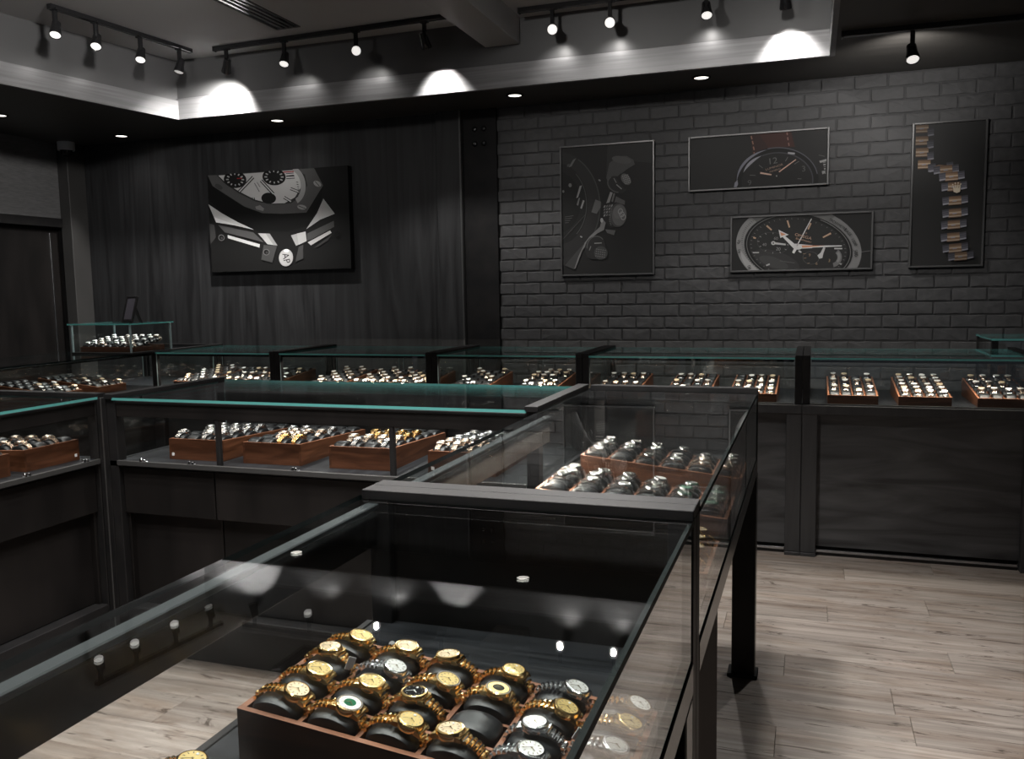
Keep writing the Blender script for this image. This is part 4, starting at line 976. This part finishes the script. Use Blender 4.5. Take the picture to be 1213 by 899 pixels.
a.line(640, 333, 925, 325, 18, .58, 7); a.line(600, 330, 700, 332, 36, .55, 22); a.poly([(612, 322), (800, 324), (612, 342)], (.55, .25, .14))
a.line(470, 248, 578, 345, 17, .58, 34); a.poly([(435, 203), (515, 240), (450, 265)], .60); a.poly([(448, 220), (495, 238), (457, 250)], (.55, .25, .14)); a.line(580, 328, 552, 382, 26, .58, 18)
a.line(578, 330, 690, 116, 9, .55, 6); a.ell(582, 332, 40, 22, .55, 10); a.ell(605, 370, 14, 7, .5, 30)
a.line(1072, 372, 1140, 362, 4, .14)
a.build(o, .0005)
for txt, xx, yy, h, r_, c in (('60', 415, 270, 24, 8, .2), ('40', 325, 318, 24, 0, .2), ('20', 435, 352, 26, 8, .24), ('9', 680, 398, 24, 6, (.25, .18, .12)), ('6', 735, 462, 24, 6, (.25, .18, .12)), ('3', 832, 440, 24, 6, (.3, .22, .14)), ('60', 118, 298, 24, -60, .02), ('65', 122, 368, 24, -80, .02), ('90', 208, 495, 26, -110, .02)): a.text(o, txt, xx, yy, h, c, r_)
CRM = (.40, .27, .20)
a.text(o, 'OMEGA', 628, 254, 22, CRM, 17, 1.25); a.text(o, 'Speedmaster', 630, 282, 14, CRM, 17, 1.25, .3); a.text(o, 'Ω', 650, 228, 14, CRM, 17)
a.text(o, 'TACHYMETRE', 890, 160, 22, .02, 35, .8); a.text(o, 'BASE', 968, 222, 24, .02, 48); a.text(o, '1000', 1015, 296, 24, .02, 62); a.text(o, '500', 1030, 380, 26, .02, 80); a.text(o, 'PROFESSIONAL', 510, 452, 9, .12, 10, 1.4)
# 5 tall photograph of a two-tone bracelet
o, a = picture('tall framed photograph of two-tone bracelet on black ground', .603, 1.046, 1.597, 2.537, 6.372, .026, ((58, 72), (462, 40), (440, 848), (40, 855)), True, .018)
cent = [(95, 90, .35), (95, 158, .45), (98, 222, .6), (112, 288, .8), (205, 303, .7), (237, 318, .75), (270, 355, 1), (285, 412, 1), (293, 490, 1), (295, 560, .9), (290, 625, .8), (290, 695, .75), (302, 757, .6), (335, 803, .45)]
for k, (x, y, b) in enumerate(cent):
    sl = (-6 if k > 4 else -4); hw = 36; G = (.30 * b, .19 * b, .115 * b); GH = (.62 * b, .48 * b, .36 * b); S = (.15 * b, .15 * b, .18 * b); SH = (.42 * b, .42 * b, .48 * b)
    if k not in (4,):
        a.poly([(x - hw, y - 24), (x + hw, y - 24 + sl), (x + hw, y + 26 + sl), (x - hw, y + 26)], (.19 * b, .12 * b, .08 * b)); a.poly([(x - hw, y - 16), (x + hw, y - 16 + sl), (x + hw, y + 16 + sl), (x - hw, y + 16)], G); a.poly([(x - hw, y - 6), (x + hw, y - 6 + sl), (x + hw, y + 3 + sl), (x - hw, y + 3)], GH); a.line(x - hw, y + 18, x + hw, y + 18 + sl, 6, GH); a.line(x - 14, y + 2, x + 10, y - 1, 6, SH)
    else: a.poly([(x - 75, y + 10), (x - 10, y - 14), (x + 40, y - 10), (x + 22, y + 8), (x - 30, y + 14)], G)
    for sd in (-1, 1):
        ox, oy = x + sd * (hw + 17), y + (14 if sd < 0 else 4) + sl
        if k < 4 and sd < 0: continue
        if k < 4: oy = y + 26; ox = x + 48
        a.poly([(ox - 20, oy - 26), (ox + 18, oy - 32), (ox + 20, oy + 8), (ox - 16, oy + 14)], (.085 * b, .085 * b, .10 * b)); a.poly([(ox - 19, oy - 16), (ox + 18, oy - 22), (ox + 19, oy + 2), (ox - 16, oy + 8)], S); a.poly([(ox - 16, oy + 8), (ox + 19, oy + 2), (ox + 20, oy + 10), (ox - 15, oy + 17)], SH); a.line(ox - 16, oy - 9, ox + 16, oy - 14, 4, (.09 * b, .09 * b, .11 * b))
EM = (.80, .70, .55)
a.ell(299, 428, 22, 16, (.30, .20, .12)); a.poly([(282, 440), (276, 402), (290, 422), (290, 394), (299, 420), (306, 393), (309, 421), (320, 399), (318, 440), (300, 447)], EM)
for x, y in ((276, 400), (290, 392), (306, 391), (321, 397)): a.ell(x, y, 4, 4, EM)
a.L = [(P_, tuple(v_ * .8 for v_ in c_)) for P_, c_ in a.L]
a.build(o, .0005)
